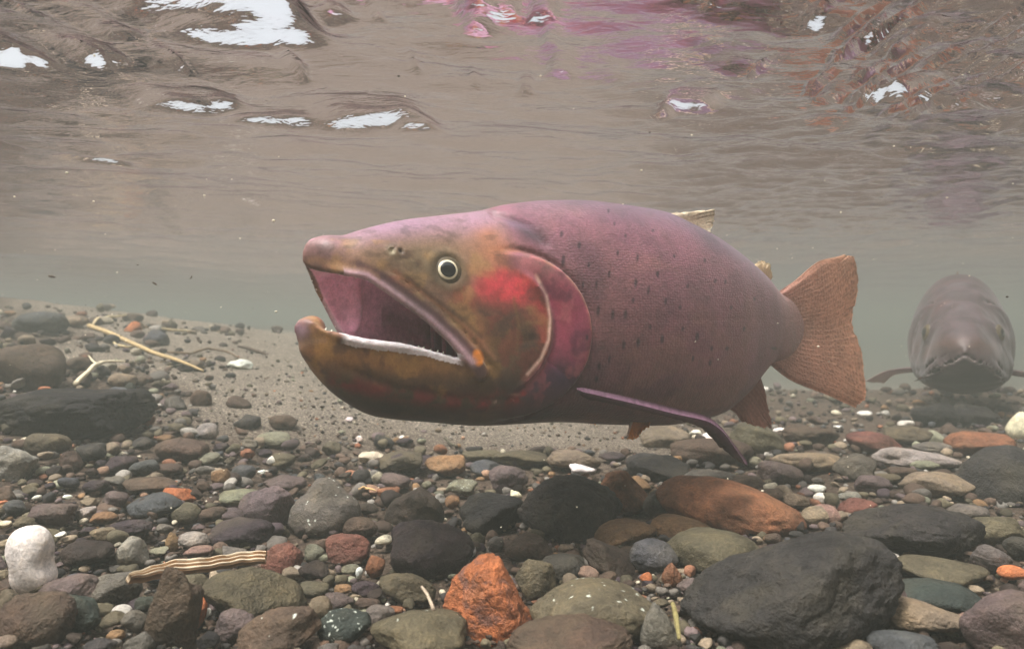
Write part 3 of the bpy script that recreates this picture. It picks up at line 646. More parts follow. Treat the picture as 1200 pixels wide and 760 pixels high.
# ------------------------------------------------------------------ twigs, straws and the strip of wood
def tube(pts, rad, nseg=8, sub=6, wob=0.0, seed=0):
    pts = np.array(pts, float); n = len(pts); u = np.linspace(0, n - 1, (n - 1) * sub + 1)
    Pt = np.stack([pchip(np.arange(n), pts[:, k], u) for k in range(3)], 1)
    rr = np.interp(u, np.arange(n), np.broadcast_to(rad, (n,)))
    Pt += wob * np.stack([vnoise(np.stack([u * 1.7, u * 0 + k, u * 0], 1), 1, seed) for k in range(3)], 1)
    T = np.gradient(Pt, axis=0); T /= np.linalg.norm(T, axis=1)[:, None]
    A = np.cross(T, [0.1, 0.2, 1]); A /= np.linalg.norm(A, axis=1)[:, None]; B = np.cross(T, A)
    th = np.linspace(0, 2 * math.pi, nseg, endpoint=False)
    ring = Pt[:, None] + rr[:, None, None] * (np.cos(th)[None, :, None] * A[:, None] + np.sin(th)[None, :, None] * B[:, None])
    ring *= 1
    V = ring.reshape(-1, 3); m = len(Pt); F = []
    for i in range(m - 1):
        for j in range(nseg):
            F.append((i * nseg + j, i * nseg + (j + 1) % nseg, (i + 1) * nseg + (j + 1) % nseg, (i + 1) * nseg + j))
    V = np.vstack([V, Pt[0], Pt[-1]]); a, b = len(V) - 2, len(V) - 1
    T3 = [(a, (j + 1) % nseg, j) for j in range(nseg)] + [(b, (m - 1) * nseg + j, (m - 1) * nseg + (j + 1) % nseg) for j in range(nseg)]
    return V, [np.array(F), np.array(T3)]
t = NT("weathered_twig"); co = t.new("ShaderNodeTexCoord").outputs["Object"]; oi = t.new("ShaderNodeObjectInfo")
mp = t.new("ShaderNodeMapping"); mp.inputs["Scale"].default_value = (60, 500, 500); t.link(co, mp.inputs[0])
g = t.noise(mp.outputs[0], 1.0, 4, 0.6)
twig_m = t.finish(t.mix(1.0, oi.outputs["Color"], t.ramp(g, [(0.3, (0.6, 0.55, 0.5)), (0.6, (1.1, 1.08, 1.0))]), 'MULTIPLY'), 0.7, 0.2, t.bump(g, 0.0006))
def twig(name, pxs, rpx, lift, colr, label, cat, parent=None, loc=None, seed=0, wob=0.0006):
    pts = [bed_hit(a, b, lift=l) for (a, b), l in zip(pxs, np.broadcast_to(lift, (len(pxs),)))]
    rad = [r_ / FPX * p[1] for r_, p in zip(np.broadcast_to(rpx, (len(pxs),)), pts)]
    base = np.mean(pts, 0) if loc is None else loc
    V, F = tube([p - base for p in pts], rad, wob=wob, seed=seed)
    o = link(name, mesh_from(name, V, F), twig_m, parent=parent, loc=base if parent is None else None)
    o.color = (*lin(colr), 1)
    if label: tag(o, label, cat)
    return o, base
twig("straw", [(104, 381), (140, 395), (175, 411), (205, 421), (238, 434)], (2.6, 2.8, 2.4, 2.2, 1.2), 0.012, (190, 168, 128), "long pale straw-coloured stick lying diagonally across the left bank", "stick")
twig("straw", [(129, 397), (136, 403), (146, 406), (158, 406)], (1.2, 1.4, 1.4, 0.9), 0.006, (205, 188, 150), "short curved pale straw just below the long diagonal stick", "stick")
twig("straw", [(176, 384), (200, 386), (224, 388)], (1.3, 1.5, 1.0), 0.006, (200, 184, 150), "straight pale straw farthest back on the left bank", "stick")
twig("straw", [(108, 380), (118, 372), (132, 371), (148, 369)], (1.4, 1.8, 1.4, 1.0), 0.010, (205, 190, 155), "bent pale straw arching at the top end of the long stick", "stick")
twig("twig", [(196, 412), (222, 414), (244, 408), (262, 411), (280, 419)], (1.4, 1.7, 1.6, 1.2, 0.8), 0.005, (110, 92, 72), "thin wavy brown twig right of the long pale stick", "twig")
twig("twig", [(279, 405), (295, 409), (312, 415)], (1.2, 2.2, 1.0), 0.004, (84, 70, 60), "short dark twig on the sand above the lone white block", "twig")
twig("twig", [(494, 687), (502, 699), (508, 714)], (1.8, 2.0, 2.2), 0.026, (170, 156, 140), "thin pale twig poking up behind the smooth olive boulder", "twig", wob=0.0002)
twig("twig", [(520, 512), (528, 519), (535, 523)], (1.0, 1.6, 0.8), 0.003, (80, 76, 64), "tiny dark twig on the sand under the big trout's throat", "twig")
twig("grass_blade", [(788, 706), (792, 722), (796, 748)], (2.6, 3.4, 2.2), 0.020, (132, 124, 84), "yellow-green blade sliver stuck left of the huge dark boulder", "blade", wob=0.0002)
m_, base = twig("forked_twig", [(88, 449), (100, 438), (113, 427), (122, 424), (147, 423)], (3.0, 2.6, 2.4, 1.6, 1.0), 0.014, (226, 216, 190), "forked white twig standing over the craggy dark boulder", "twig")
twig("side_shoot", [(113, 428), (109, 423), (104, 417)], (1.6, 1.2, 0.8), 0.014, (222, 212, 186), None, None, parent=m_, loc=base)
twig("splinter", [(420, 572), (428, 571), (440, 575)], (1.0, 1.6, 0.8), 0.012, (214, 180, 130), "small peach splinter beside the big round grey rock", "splinter")

wp = [bed_hit(a, b, lift=0.020) for a, b in [(152, 674), (176, 668), (205, 661), (235, 659), (262, 655), (288, 651), (311, 650)]]
wp = np.array(wp); u = np.linspace(0, 6, 60); Pt = np.stack([pchip(np.arange(7), wp[:, k], u) for k in range(3)], 1)
hw = np.interp(u, [0, 1, 2, 4, 6], [3.5, 6.5, 7.5, 7.0, 6.5]) / FPX * Pt[:, 1]
T = np.gradient(Pt, axis=0); T /= np.linalg.norm(T, axis=1)[:, None]
side = np.cross(T, [0, -0.75, 0.66]); side /= np.linalg.norm(side, axis=1)[:, None]; up = np.cross(side, T)
sv_ = np.linspace(-1, 1, 15)
prof = 0.0007 * np.cos(sv_ * 9.4)
top = Pt[:, None] + hw[:, None, None] * sv_[None, :, None] * side[:, None] + (prof[None, :, None] + 0.0004 * np.sin(u * 7)[:, None, None]) * up[:, None]
botm = top - 0.0035 * up[:, None]
nA, nB = top.shape[:2]; Vw = np.concatenate([top.reshape(-1, 3), botm.reshape(-1, 3)]); F1 = grid_faces(nA, nB); off2 = nA * nB
rim = [(i, 0) for i in range(nA)] + [(nA - 1, j) for j in range(1, nB)] + [(i, nB - 1) for i in range(nA - 2, -1, -1)] + [(0, j) for j in range(nB - 2, 0, -1)]
ridx = [i * nB + j for i, j in rim]
Fw = np.concatenate([F1, F1[:, ::-1] + off2, [(ridx[k], ridx[(k + 1) % len(ridx)], ridx[(k + 1) % len(ridx)] + off2, ridx[k] + off2) for k in range(len(ridx))]])
stripe = np.tile(np.cos(sv_ * 9.4 + 0.5), (nA, 1)) + 0.35 * np.sin(u * 3)[:, None]
cw = np.where(stripe[..., None] > 0.1, lin((214, 200, 174)), lin((160, 124, 88)))
cb = Pt.mean(0)
t = NT("striped_wood"); at = t.new("ShaderNodeAttribute", attribute_name="Col").outputs["Color"]; co = t.new("ShaderNodeTexCoord").outputs["Object"]
n = t.noise(co, 220, 4, 0.6); t.finish(t.mix(0.6, at, t.ramp(n, [(0.3, (0.7, 0.66, 0.6)), (0.6, (1, 1, 1))]), 'MULTIPLY'), 0.6, 0.25, t.bump(n, 0.0005))
ws = link("wood_strip", mesh_from("wood_strip", Vw - cb, Fw, colors=np.concatenate([cw.reshape(-1, 3)] * 2)), t.m, loc=cb)
tag(ws, "curved strip of cream and tan striped wood lying among the pebbles", "wood strip")
# ------------------------------------------------------------------ trout: sculpted as a distance field, meshed as one skin
def surface_nets(Fv, org, h):
    S = Fv < 0
    nx, ny, nz = Fv.shape
    c = [S[a:nx - 1 + a, b:ny - 1 + b, d:nz - 1 + d] for a in (0, 1) for b in (0, 1) for d in (0, 1)]
    s = sum(k.astype(np.int8) for k in c); act = (s > 0) & (s < 8)
    I = np.argwhere(act); idx = np.full(act.shape, -1, np.int64); idx[act] = np.arange(len(I))
    acc = np.zeros((len(I), 3)); cnt = np.zeros(len(I))
    def val(o): return Fv[I[:, 0] + o[0], I[:, 1] + o[1], I[:, 2] + o[2]]
    for ax in range(3):
        o1, o2 = [k for k in range(3) if k != ax]
        for a in (0, 1):
            for b in (0, 1):
                p = [0, 0, 0]; p[o1] = a; p[o2] = b; q = list(p); q[ax] = 1
                va, vb = val(p), val(q); m = (va < 0) != (vb < 0)
                t_ = np.where(m, va / np.where(m, va - vb, 1), 0)
                pos = np.array(p, float)[None] + np.zeros((len(I), 1)); pos[:, ax] = t_
                acc[m] += pos[m]; cnt[m] += 1
    V = (I + acc / cnt[:, None]) * h + org
    quads = []
    for ax in range(3):
        o1, o2 = (ax + 1) % 3, (ax + 2) % 3
        A = np.take(S, range(Fv.shape[ax] - 1), ax); B = np.take(S, range(1, Fv.shape[ax]), ax)
        E = np.argwhere(A != B); E = E[(E[:, o1] > 0) & (E[:, o2] > 0) & (E[:, o1] < Fv.shape[o1] - 1) & (E[:, o2] < Fv.shape[o2] - 1)]
        ins = A[E[:, 0], E[:, 1], E[:, 2]]
        def cell(d1, d2):
            K = E.copy(); K[:, o1] -= d1; K[:, o2] -= d2
            return idx[K[:, 0], K[:, 1], K[:, 2]]
        q = np.stack([cell(1, 1), cell(0, 1), cell(0, 0), cell(1, 0)], 1)
        q[~ins] = q[~ins][:, ::-1]; quads.append(q)
    Q = np.concatenate(quads); return V, Q[(Q >= 0).all(1)]

def smin(a, b, k):
    h = np.clip(0.5 + 0.5 * (b - a) / k, 0, 1); return b * (1 - h) + a * h - k * h * (1 - h)
def smax(a, b, k): return -smin(-a, -b, k)
def polydist(x, z, pts, vals=None):
    """distance to a polyline in the side plane, and the value carried along it"""
    best = np.full(x.shape, 1e9, np.float32); bv = np.zeros(x.shape, np.float32)
    for i in range(len(pts) - 1):
        (ax, az), (bx, bz) = pts[i], pts[i + 1]
        dx, dz = bx - ax, bz - az; L2 = dx * dx + dz * dz
        t_ = np.clip(((x - ax) * dx + (z - az) * dz) / L2, 0, 1)
        d = np.hypot(x - ax - t_ * dx, z - az - t_ * dz)
        m = d < best; best = np.where(m, d, best)
        if vals is not None: bv = np.where(m, vals[i] + (vals[i + 1] - vals[i]) * t_, bv)
    return best, bv

class Fish: pass
big = Fish()
big.zt = tabf([(-.012, .004), (-.004, .0365), (0, .0405), (.0102, .0445), (.0271, .0512), (.0528, .0589), (.0805, .0642), (.104, .0688), (.123, .0742), (.1564, .0801), (.2005, .0833), (.2497, .0825), (.2857, .0755), (.335, .0606), (.378, .0421), (.407, .0262), (.420, .0235), (.435, .017), (.45, .006)])
big.zb = tabf([(-.012, -.006), (-.008, -.012), (-.0058, -.0145), (.0055, -.0293), (.0175, -.0404), (.0373, -.051), (.0692, -.0563), (.104, -.061), (.1564, -.063), (.216, -.0694), (.2674, -.0734), (.3145, -.0705), (.3453, -.0590), (.3724, -.042), (.3895, -.033), (.41, -.0305), (.42, -.0285), (.435, -.022), (.45, -.010)])
big.up = tabf([(-.012, .0318), (-.001, .0316), (.005, .0292), (.013, .0268), (.0233, .0246), (.041, .0126), (.055, .0027), (.069, -.010), (.079, -.021), (.09, -.021), (.12, -.010), (.16, .0), (.25, .002), (.35, -.002), (.45, -.003)])
big.lo = tabf([(-.012, .0015), (-.004, .0015), (.0034, -.0035), (.0243, -.0098), (.046, -.0124), (.0693, -.0180), (.079, -.021), (.09, -.021), (.12, -.010), (.16, .0), (.25, .002), (.35, -.002), (.45, -.003)])
big.droop = tabf([(-.012, .002), (0, .004), (.0124, .0135), (.0174, .0205), (.0268, .0300), (.04, .026), (.055, .014), (.07, .004), (.08, 0), (.45, 0)])
big.bu = tabf([(-.012, .0004), (-.003, .0008), (-.0005, .0022), (.003, .0068), (.008, .0125), (.014, .0165), (.02, .0192), (.04, .0245), (.06, .0288), (.08, .0335), (.10, .0375), (.13, .0415), (.16, .0440), (.2, .0465), (.25, .0455), (.3, .0400), (.34, .0300), (.375, .0196), (.395, .0130), (.41, .0082), (.425, .0042), (.44, .0016), (.45, .0004)])
big.bl = tabf([(-.012, .0002), (-.0062, .0010), (-.0045, .0050), (0, .0098), (.01, .0148), (.03, .0195), (.05, .0240), (.07, .0300), (.09, .0350), (.10, .0375), (.13, .0415), (.16, .0440), (.2, .0465), (.25, .0455), (.3, .0400), (.34, .0300), (.375, .0196), (.395, .0130), (.41, .0082), (.425, .0042), (.44, .0016), (.45, .0004)])
big.roof = tabf([(-.012, .032), (0, .032), (.01, .0340), (.0233, .0375), (.041, .0345), (.055, .030), (.08, .018), (.10, .006), (.115, -.006), (.45, -.006)])
big.floor = tabf([(-.012, .002), (-.004, -.001), (.004, -.0080), (.03, -.0190), (.05, -.024), (.08, -.029), (.10, -.024), (.115, -.012), (.45, -.012)])
big.lip = [(.001, .0308), (.006, .0286), (.013, .0268), (.0233, .0250), (.041, .0130), (.055, .0031), (.069, -.0096), (.079, -.0205)]
big.max = [(.020, .0290), (.030, .0245), (.041, .0165), (.055, .0062), (.069, -.0065), (.079, -.0175), (.0840, -.0265)]
big.eye = (.0684, .0296); big.open = True; big.sc = (1, 1, 1)

far = Fish()
far.zt = tabf([(-.012, -.016), (-.004, -.010), (0, -.003), (.01, .006), (.03, .018), (.06, .032), (.10, .052), (.15, .072), (.2005, .0833), (.2497, .0825), (.2857, .0755), (.335, .0606), (.378, .0421), (.407, .0262), (.420, .0235), (.435, .017), (.45, .006)])
far.zb = tabf([(-.012, -.022), (-.004, -.028), (0, -.033), (.01, -.041), (.03, -.053), (.06, -.063), (.104, -.070), (.1564, -.072), (.216, -.0734), (.2674, -.0734), (.3145, -.0705), (.3453, -.0590), (.3724, -.042), (.3895, -.033), (.41, -.0305), (.42, -.0285), (.435, -.022), (.45, -.010)])
far.up = tabf([(-.012, -.0160), (0, -.0175), (.015, -.0205), (.03, -.0245), (.05, -.0300), (.07, -.0355), (.079, -.0385), (.10, -.034), (.13, -.018), (.16, -.004), (.25, .002), (.35, -.002), (.45, -.003)])
far.lo = tabf([(-.012, -.0180), (0, -.0205), (.015, -.0240), (.03, -.0280), (.05, -.0330), (.07, -.0375), (.079, -.0385), (.10, -.034), (.13, -.018), (.16, -.004), (.25, .002), (.35, -.002), (.45, -.003)])
far.droop = lambda x: 0 * x
far.bu = tabf([(-.012, .0004), (-.0045, .004), (-.002, .0115), (.002, .0165), (.01, .0225), (.02, .0265), (.04, .0310), (.06, .0345), (.08, .0375), (.10, .0400), (.13, .0430), (.16, .0445), (.2, .0465), (.25, .0455), (.3, .0400), (.34, .0300), (.375, .0196), (.395, .0130), (.41, .0082), (.425, .0042), (.44, .0016), (.45, .0004)])
far.bl = tabf([(-.012, .0004), (-.0065, .003), (-.004, .0100), (0, .0150), (.01, .0215), (.02, .0255), (.04, .0305), (.06, .0345), (.08, .0375), (.10, .0400), (.13, .0430), (.16, .0445), (.2, .0465), (.25, .0455), (.3, .0400), (.34, .0300), (.375, .0196), (.395, .0130), (.41, .0082), (.425, .0042), (.44, .0016), (.45, .0004)])
far.roof = lambda x: far.up(x) + 0.004 * sstep(-.002, .02, x) * (1 - sstep(.06, .075, x)) - 0.0004
far.floor = lambda x: far.lo(x) - 0.004 * sstep(-.002, .02, x) * (1 - sstep(.06, .075, x)) + 0.0004
far.lip = [(-.002, -.0170), (.015, -.0200), (.03, -.0240), (.046, -.0285)]
far.max = [(.008, -.0150), (.018, -.0170), (.03, -.0205), (.04, -.0235), (.052, -.0290)]
far.eye = (.066, .0060); far.open = False

OPC = (.108, -.007, .0478)     # gill cover: centre x, z and radius
PRE = (.090, -.002, .0380)     # the bony ridge in front of it
def fish_field(f, x, y, z):
    """x along the fish from the snout, y sideways, z up; returns the skin field and the mouth cavity field (float arrays)"""
    x1 = x[:, 0, 0] if x.ndim == 3 else x
    sh = (lambda a: a[:, None, None]) if x.ndim == 3 else (lambda a: a)
    zt, zb, up0, lo, dr, bu, bl, roof, flo = [sh(g(x1)).astype(np.float32) for g in (f.zt, f.zb, f.up, f.lo, f.droop, f.bu, f.bl, f.roof, f.floor)]
    ay = np.abs(y)
    sdrop = sstep(-0.004, 0.014, -y) * dr
    if not f.open:
        sdrop = 0.62 * ay * (1 - sstep(.045, .079, x)); lo = lo - sdrop
    up = up0 - sdrop
    U = z > (up0 - sdrop * 0.9 + lo) / 2
    gapx = x < 0.079
    au = np.maximum(zt - up, .0015); al = np.maximum(lo - zb, .0015)
    b = np.where(U, bu, bl); a = np.where(U, au, al); c = np.where(U, up, lo)
    tt = np.abs(z - c) / a
    if not f.open: tt = np.where(U, tt ** .66, tt)
    pz = np.where(U, 2.15, 2.3); 
    r = (np.power(ay / b, 2.25) + np.power(tt, pz) + 1e-9) ** (1 / 2.2)
    d = (r - 1) * np.minimum(a, b) * 0.9
    # mouth: cavity and the slot between the jaws
    ch = np.maximum((roof - flo) / 2, 5e-4); cc = (roof + flo) / 2 - sdrop * 0.25
    cb = np.maximum(np.minimum(bu, bl) - (.0042 if f.open else .009), .0006)
    rc = (np.power(ay / cb, 2.6) + np.power(np.abs(z - cc) / ch, 2.6) + 1e-9) ** (1 / 2.6)
    cav = (rc - 1) * np.minimum(ch, cb)
    cav = np.maximum(cav, x - .117)
    if not f.open: cav = np.maximum(cav, x - .045)
    gap = np.maximum(np.maximum(z - up, lo - z), x - (0.0788 if f.open else .050))
    hole = smin(cav, gap, .0015)
    # a fold of tissue hanging inside the mouth, the tongue, the roof ridge
    d = smax(d, -hole, .0016 if f.open else .001)
    # rounded snout and the hooked tip of the lower jaw
    if f.open:
        d = smin(d, np.sqrt((x - .0092) ** 2 + (y * 0.80) ** 2 + ((z - .0368) * .98) ** 2) - .0090, .007)
        d = smin(d, np.sqrt((x - .0012) ** 2 + (y * 0.85) ** 2 + ((z + .0022) * 1.0) ** 2) - .0070, .004)
    if f.open:
        dm = np.sqrt((x - .030) ** 2 * 1.0 + (y + .011) ** 2) - (.0030 + .0012 * np.sin(z * 160))
        dm = smax(dm, np.maximum(z - .034, -(z + .004)), .004); d = smin(d, dm, .006)
        tg = np.sqrt(((x - .060) / 3.6) ** 2 + y ** 2 + ((z + .0225) * 1.5) ** 2) - .0098
        d = smin(d, tg, .004)
        for sgn in (1, -1):   # gill arches deep in the throat
            for k in range(3):
                ga = np.sqrt((x - .086 - .007 * k) ** 2 + (y - sgn * (.0230 - .0015 * k)) ** 2) - .0020
                d = smin(d, smax(ga, np.abs(z + .004) - .016, .002), .002)
    # near lips, cheek bone, gill cover, ridges
    yl = np.where(y > 0, 1, 1)
    lipz = z + sdrop
    dl, _ = polydist(x, lipz, f.lip)
    lipr = np.sqrt(dl ** 2 + (ay - bu * 0.975) ** 2) - (.0019 if f.open else .0013)
    d = smin(d, lipr, .0022)
    dlo = np.sqrt((z - lo) ** 2 + (ay - bl * 0.955) ** 2) - ((.0008 + .0019 * sstep(.000, .014, x) - .0020 * sstep(.03, .074, x)) * (1 + .06 * np.sin(x * 900) * np.sin(x * 311)) if f.open else .0012)
    d = smin(d, np.maximum(dlo, np.maximum(x - (.078 if f.open else .048), -.002 - x)), .0022)
    mw = [.0012, .0022, .0030, .0036, .0042, .0050, .0046] if f.open else [.0012, .0022, .003, .0036, .003]
    dmx, wv = polydist(x, lipz, f.max, mw)
    ym = bu * (0.985 - 0.05 * sstep(-.02, .03, lipz))
    mx = np.sqrt(np.maximum(dmx - wv * 0.55, 0) ** 2 + ((ay - ym) * 1.15) ** 2) - wv * 0.50
    d = smin(d, mx, .0008)
    ed, _ = polydist(x, lipz, [(p[0] + .004, p[1] + .0052) for p in f.max[1:]])
    side = sstep(.008, .016, ay)
    disp = -.0009 * np.exp(-(ed / .0012) ** 2) * side
    ro = np.hypot(x - OPC[0], z - OPC[1]); ang = np.arctan2(z - OPC[1], x - OPC[0])
    oc = sstep(.018, .0478, ro) * (1 - sstep(OPC[2] - .0006, OPC[2] + .0018, ro)) * sstep(1.75, 1.25, np.abs(ang)) 
    disp += .0030 * oc * side
    disp += -.0020 * np.exp(-((ro - OPC[2] - .0022) / .0016) ** 2) * sstep(1.8, 1.3, np.abs(ang)) * side
    rp = np.hypot(x - PRE[0], z - PRE[1]); ap = np.arctan2(z - PRE[1], x - PRE[0])
    wpre = sstep(1.25, .8, np.abs(ap + .12))
    disp += (.0011 * np.exp(-((rp - PRE[2]) / .0016) ** 2) - .0009 * np.exp(-((rp - PRE[2] - .0035) / .002) ** 2)) * wpre * side
    # subopercle seam, branching jaw creases
    s1, _ = polydist(x, z, [(.1255, -.020), (.139, -.030), (.144, -.037)]); disp += -.0008 * np.exp(-(s1 / .0010) ** 2) * side
    s2, _ = polydist(x, z, [(.012, -.022), (.04, -.034), (.075, -.041), (.105, -.043)]); disp += -.0010 * np.exp(-(s2 / .0018) ** 2) * side
    s3, _ = polydist(x, z, [(.086, -.018), (.094, -.026), (.098, -.036)]); disp += -.0007 * np.exp(-(s3 / .0014) ** 2) * side
    # nape crease
    s4, _ = polydist(x, z, [(.108, .064), (.124, .058), (.131, .048)]); disp += -.0012 * np.exp(-(s4 / .003) ** 2) * (1 if f.open else 0)
    if not f.open: disp += .0045 * np.exp(-(np.hypot(x - f.eye[0], z - f.eye[1]) / .011) ** 2) * side + .0012 * vnoise(np.stack(np.broadcast_arrays(x, y, z), -1), 55, 3) * (x < .14)
    # eye rim and socket
    ex, ez = f.eye; re = np.hypot(x - ex, z - ez)
    disp += (.0002 * np.exp(-((re - .0105) / .0022) ** 2) - .0016 * np.exp(-(re / .0072) ** 4) - .0002 * np.exp(-((re - .0135) / .0018) ** 2)) * side
    # nostrils
    nz_ = ez + .0095; nx_ = ex - .0285
    for qx, dr_ in ((nx_ - .0024, .0011), (nx_ + .0026, .0017)):
        rn = np.hypot(x - qx, z - nz_); disp += (-dr_ * np.exp(-(rn / .0012) ** 2) + .0006 * np.exp(-((rn - .0023) / .0008) ** 2)) * sstep(.004, .008, ay)
    # soft muscle and lateral line
    disp += .0006 * np.exp(-((z - .004) / .02) ** 2) * sstep(.17, .22, x) * 0
    disp += -.00015 * np.exp(-((z - .004) / .0014) ** 2) * sstep(.15, .18, x) * (1 - sstep(.40, .43, x))
    return d - disp, cav

# the frame of the big trout: snout at O, body running back and to the right
TH = R(35.05)
class Frame:
    def __init__(s, O, tdir, sc=(1, 1, 1), mirror=1, bend=0.0, up=0.0):
        s.O = np.array(O, float); s.t = np.array([tdir[0], tdir[1], 0.0]); s.t /= np.linalg.norm(s.t)
        s.n = np.array([s.t[1], -s.t[0], 0.0]); s.sc = sc; s.bend = bend; s.flip = True; s.up = up
    def w(s, p):
        p = np.asarray(p, float); x, y, z = p[..., 0] * s.sc[0], p[..., 1] * s.sc[1], p[..., 2] * s.sc[2]
        bx = np.maximum(x - 0.25 * s.sc[0], 0); y = y + s.bend * bx ** 2
        return s.O + x[..., None] * s.t + y[..., None] * s.n + (z + s.up * x)[..., None] * np.array([0, 0, 1.0])
fb = Frame((-0.106, 0.38, 0.0), (math.cos(TH), math.sin(TH)))
def unpx(px, py, y=0.0):
    """photo pixel -> (x, y, z) of the big trout's own frame, on the plane at side distance y"""
    k = (px - 600) / FPX; t0, t1 = fb.t[0], fb.t[1]; n0, n1 = fb.n[0], fb.n[1]
    L = (k * (fb.O[1] + n1 * y) - fb.O[0] - n0 * y) / (t0 - k * t1)
    D = fb.O[1] + t1 * L + n1 * y
    return (L, y, (380 - py) / FPX * D - fb.O[2])

def build_skin(f, fr, h, levels, painter, name, mat, parent, base):
    x = np.arange(-.0155, .455, h); y = np.arange(-.0585, .0586, h); z = np.arange(-.083, .094, h)
    Xg, Yg, Zg = np.meshgrid(x.astype(np.float32), y.astype(np.float32), z.astype(np.float32), indexing='ij')
    Fv, _ = fish_field(f, Xg, Yg, Zg)
    V, Q = surface_nets(Fv, np.array([x[0], y[0], z[0]]), h); del Xg, Yg, Zg, Fv
    me = mesh_from("tmp", V, Q); o = bpy.data.objects.new("tmp", me); C.objects.link(o)
    sm_ = o.modifiers.new("s", 'SMOOTH'); sm_.factor = 0.5; sm_.iterations = 2
    if levels:
        ss = o.modifiers.new("u", 'SUBSURF'); ss.levels = levels; ss.render_levels = levels
    dg = bpy.context.evaluated_depsgraph_get(); ev = o.evaluated_get(dg); m2 = ev.to_mesh()
    n = len(m2.vertices); co = np.empty(n * 3, np.float32); m2.vertices.foreach_get("co", co); co = co.reshape(-1, 3)
    F = np.empty(len(m2.polygons) * 4, np.int32); m2.polygons.foreach_get("vertices", F); F = F.reshape(-1, 4)
    nr = np.empty(n * 3, np.float32); m2.vertex_normals.foreach_get("vector", nr); nr = nr.reshape(-1, 3)
    ev.to_mesh_clear(); bpy.data.objects.remove(o); bpy.data.meshes.remove(me)
    _, cav = fish_field(f, co[:, 0], co[:, 1], co[:, 2])
    col = painter(f, co, nr, cav)
    # fold of the skin attribute: 1 on the scaled flank, 0 on the head and inside the mouth
    ro = np.hypot(co[:, 0] - OPC[0], co[:, 2] - OPC[1])
    scal = np.where((co[:, 0] > OPC[0]) & (ro > OPC[2] + .002), 1.0, 0.0) * sstep(.11, .135, co[:, 0])
    W = fr.w(co) - base
    me = mesh_from(name, W, F[:, ::-1], colors=col, attrs={"rest": co, "scales": scal})
    return link(name, me, mat, parent=parent)

def blob(P, cx, cy, rx, ry, rot=0, soft=1.0):
    a = R(rot); dx = P[:, 0] - cx; dy = P[:, 1] - cy
    u_ = (dx * math.cos(a) + dy * math.sin(a)) / rx; v_ = (-dx * math.sin(a) + dy * math.cos(a)) / ry
    r2 = u_ * u_ + v_ * v_
    return np.exp(-r2 * 1.1) if soft >= 1 else 1 - sstep(1 - soft, 1 + soft, np.sqrt(r2))
def line(P, pts, w):
    d, _ = polydist(P[:, 0], P[:, 1], pts); return np.exp(-(d / w) ** 2)

SPOTS = [(658, 274, 4, 7), (679, 287, 4, 8), (660, 305, 4, 12), (713, 247, 3, 5), (747, 302, 3, 8), (771, 322, 3, 7), (714, 321, 3, 8), (699, 333, 3, 9), (683, 334, 3, 8), (745, 331, 4, 9), (760, 340, 3, 9),
         (701, 364, 4, 11), (718, 368, 4, 11), (733, 368, 4, 10), (780, 353, 3, 7), (748, 401, 4, 10), (731, 404, 4, 9), (776, 397, 4, 9), (817, 394, 4, 9), (714, 421, 3, 9), (702, 429, 4, 7), (699, 444, 4, 7),
         (797, 360, 3, 5), (850, 330, 3, 5), (826, 305, 3, 5), (838, 329, 3, 5), (770, 320, 3, 5), (852, 408, 4, 4), (907, 408, 8, 3), (834, 408, 3, 5), (812, 420, 3, 6), (832, 425, 3, 6), (872, 385, 3, 5), (720, 262, 3, 4),
         (733, 276, 3, 4), (790, 300, 3, 4), (765, 270, 3, 3), (806, 335, 3, 5), (742, 352, 3, 6), (762, 383, 3, 6), (688, 395, 3, 6), (690, 310, 3, 6), (724, 296, 3, 6), (857, 360, 3, 4), (800, 385, 3, 5), (884, 350, 3, 4)]
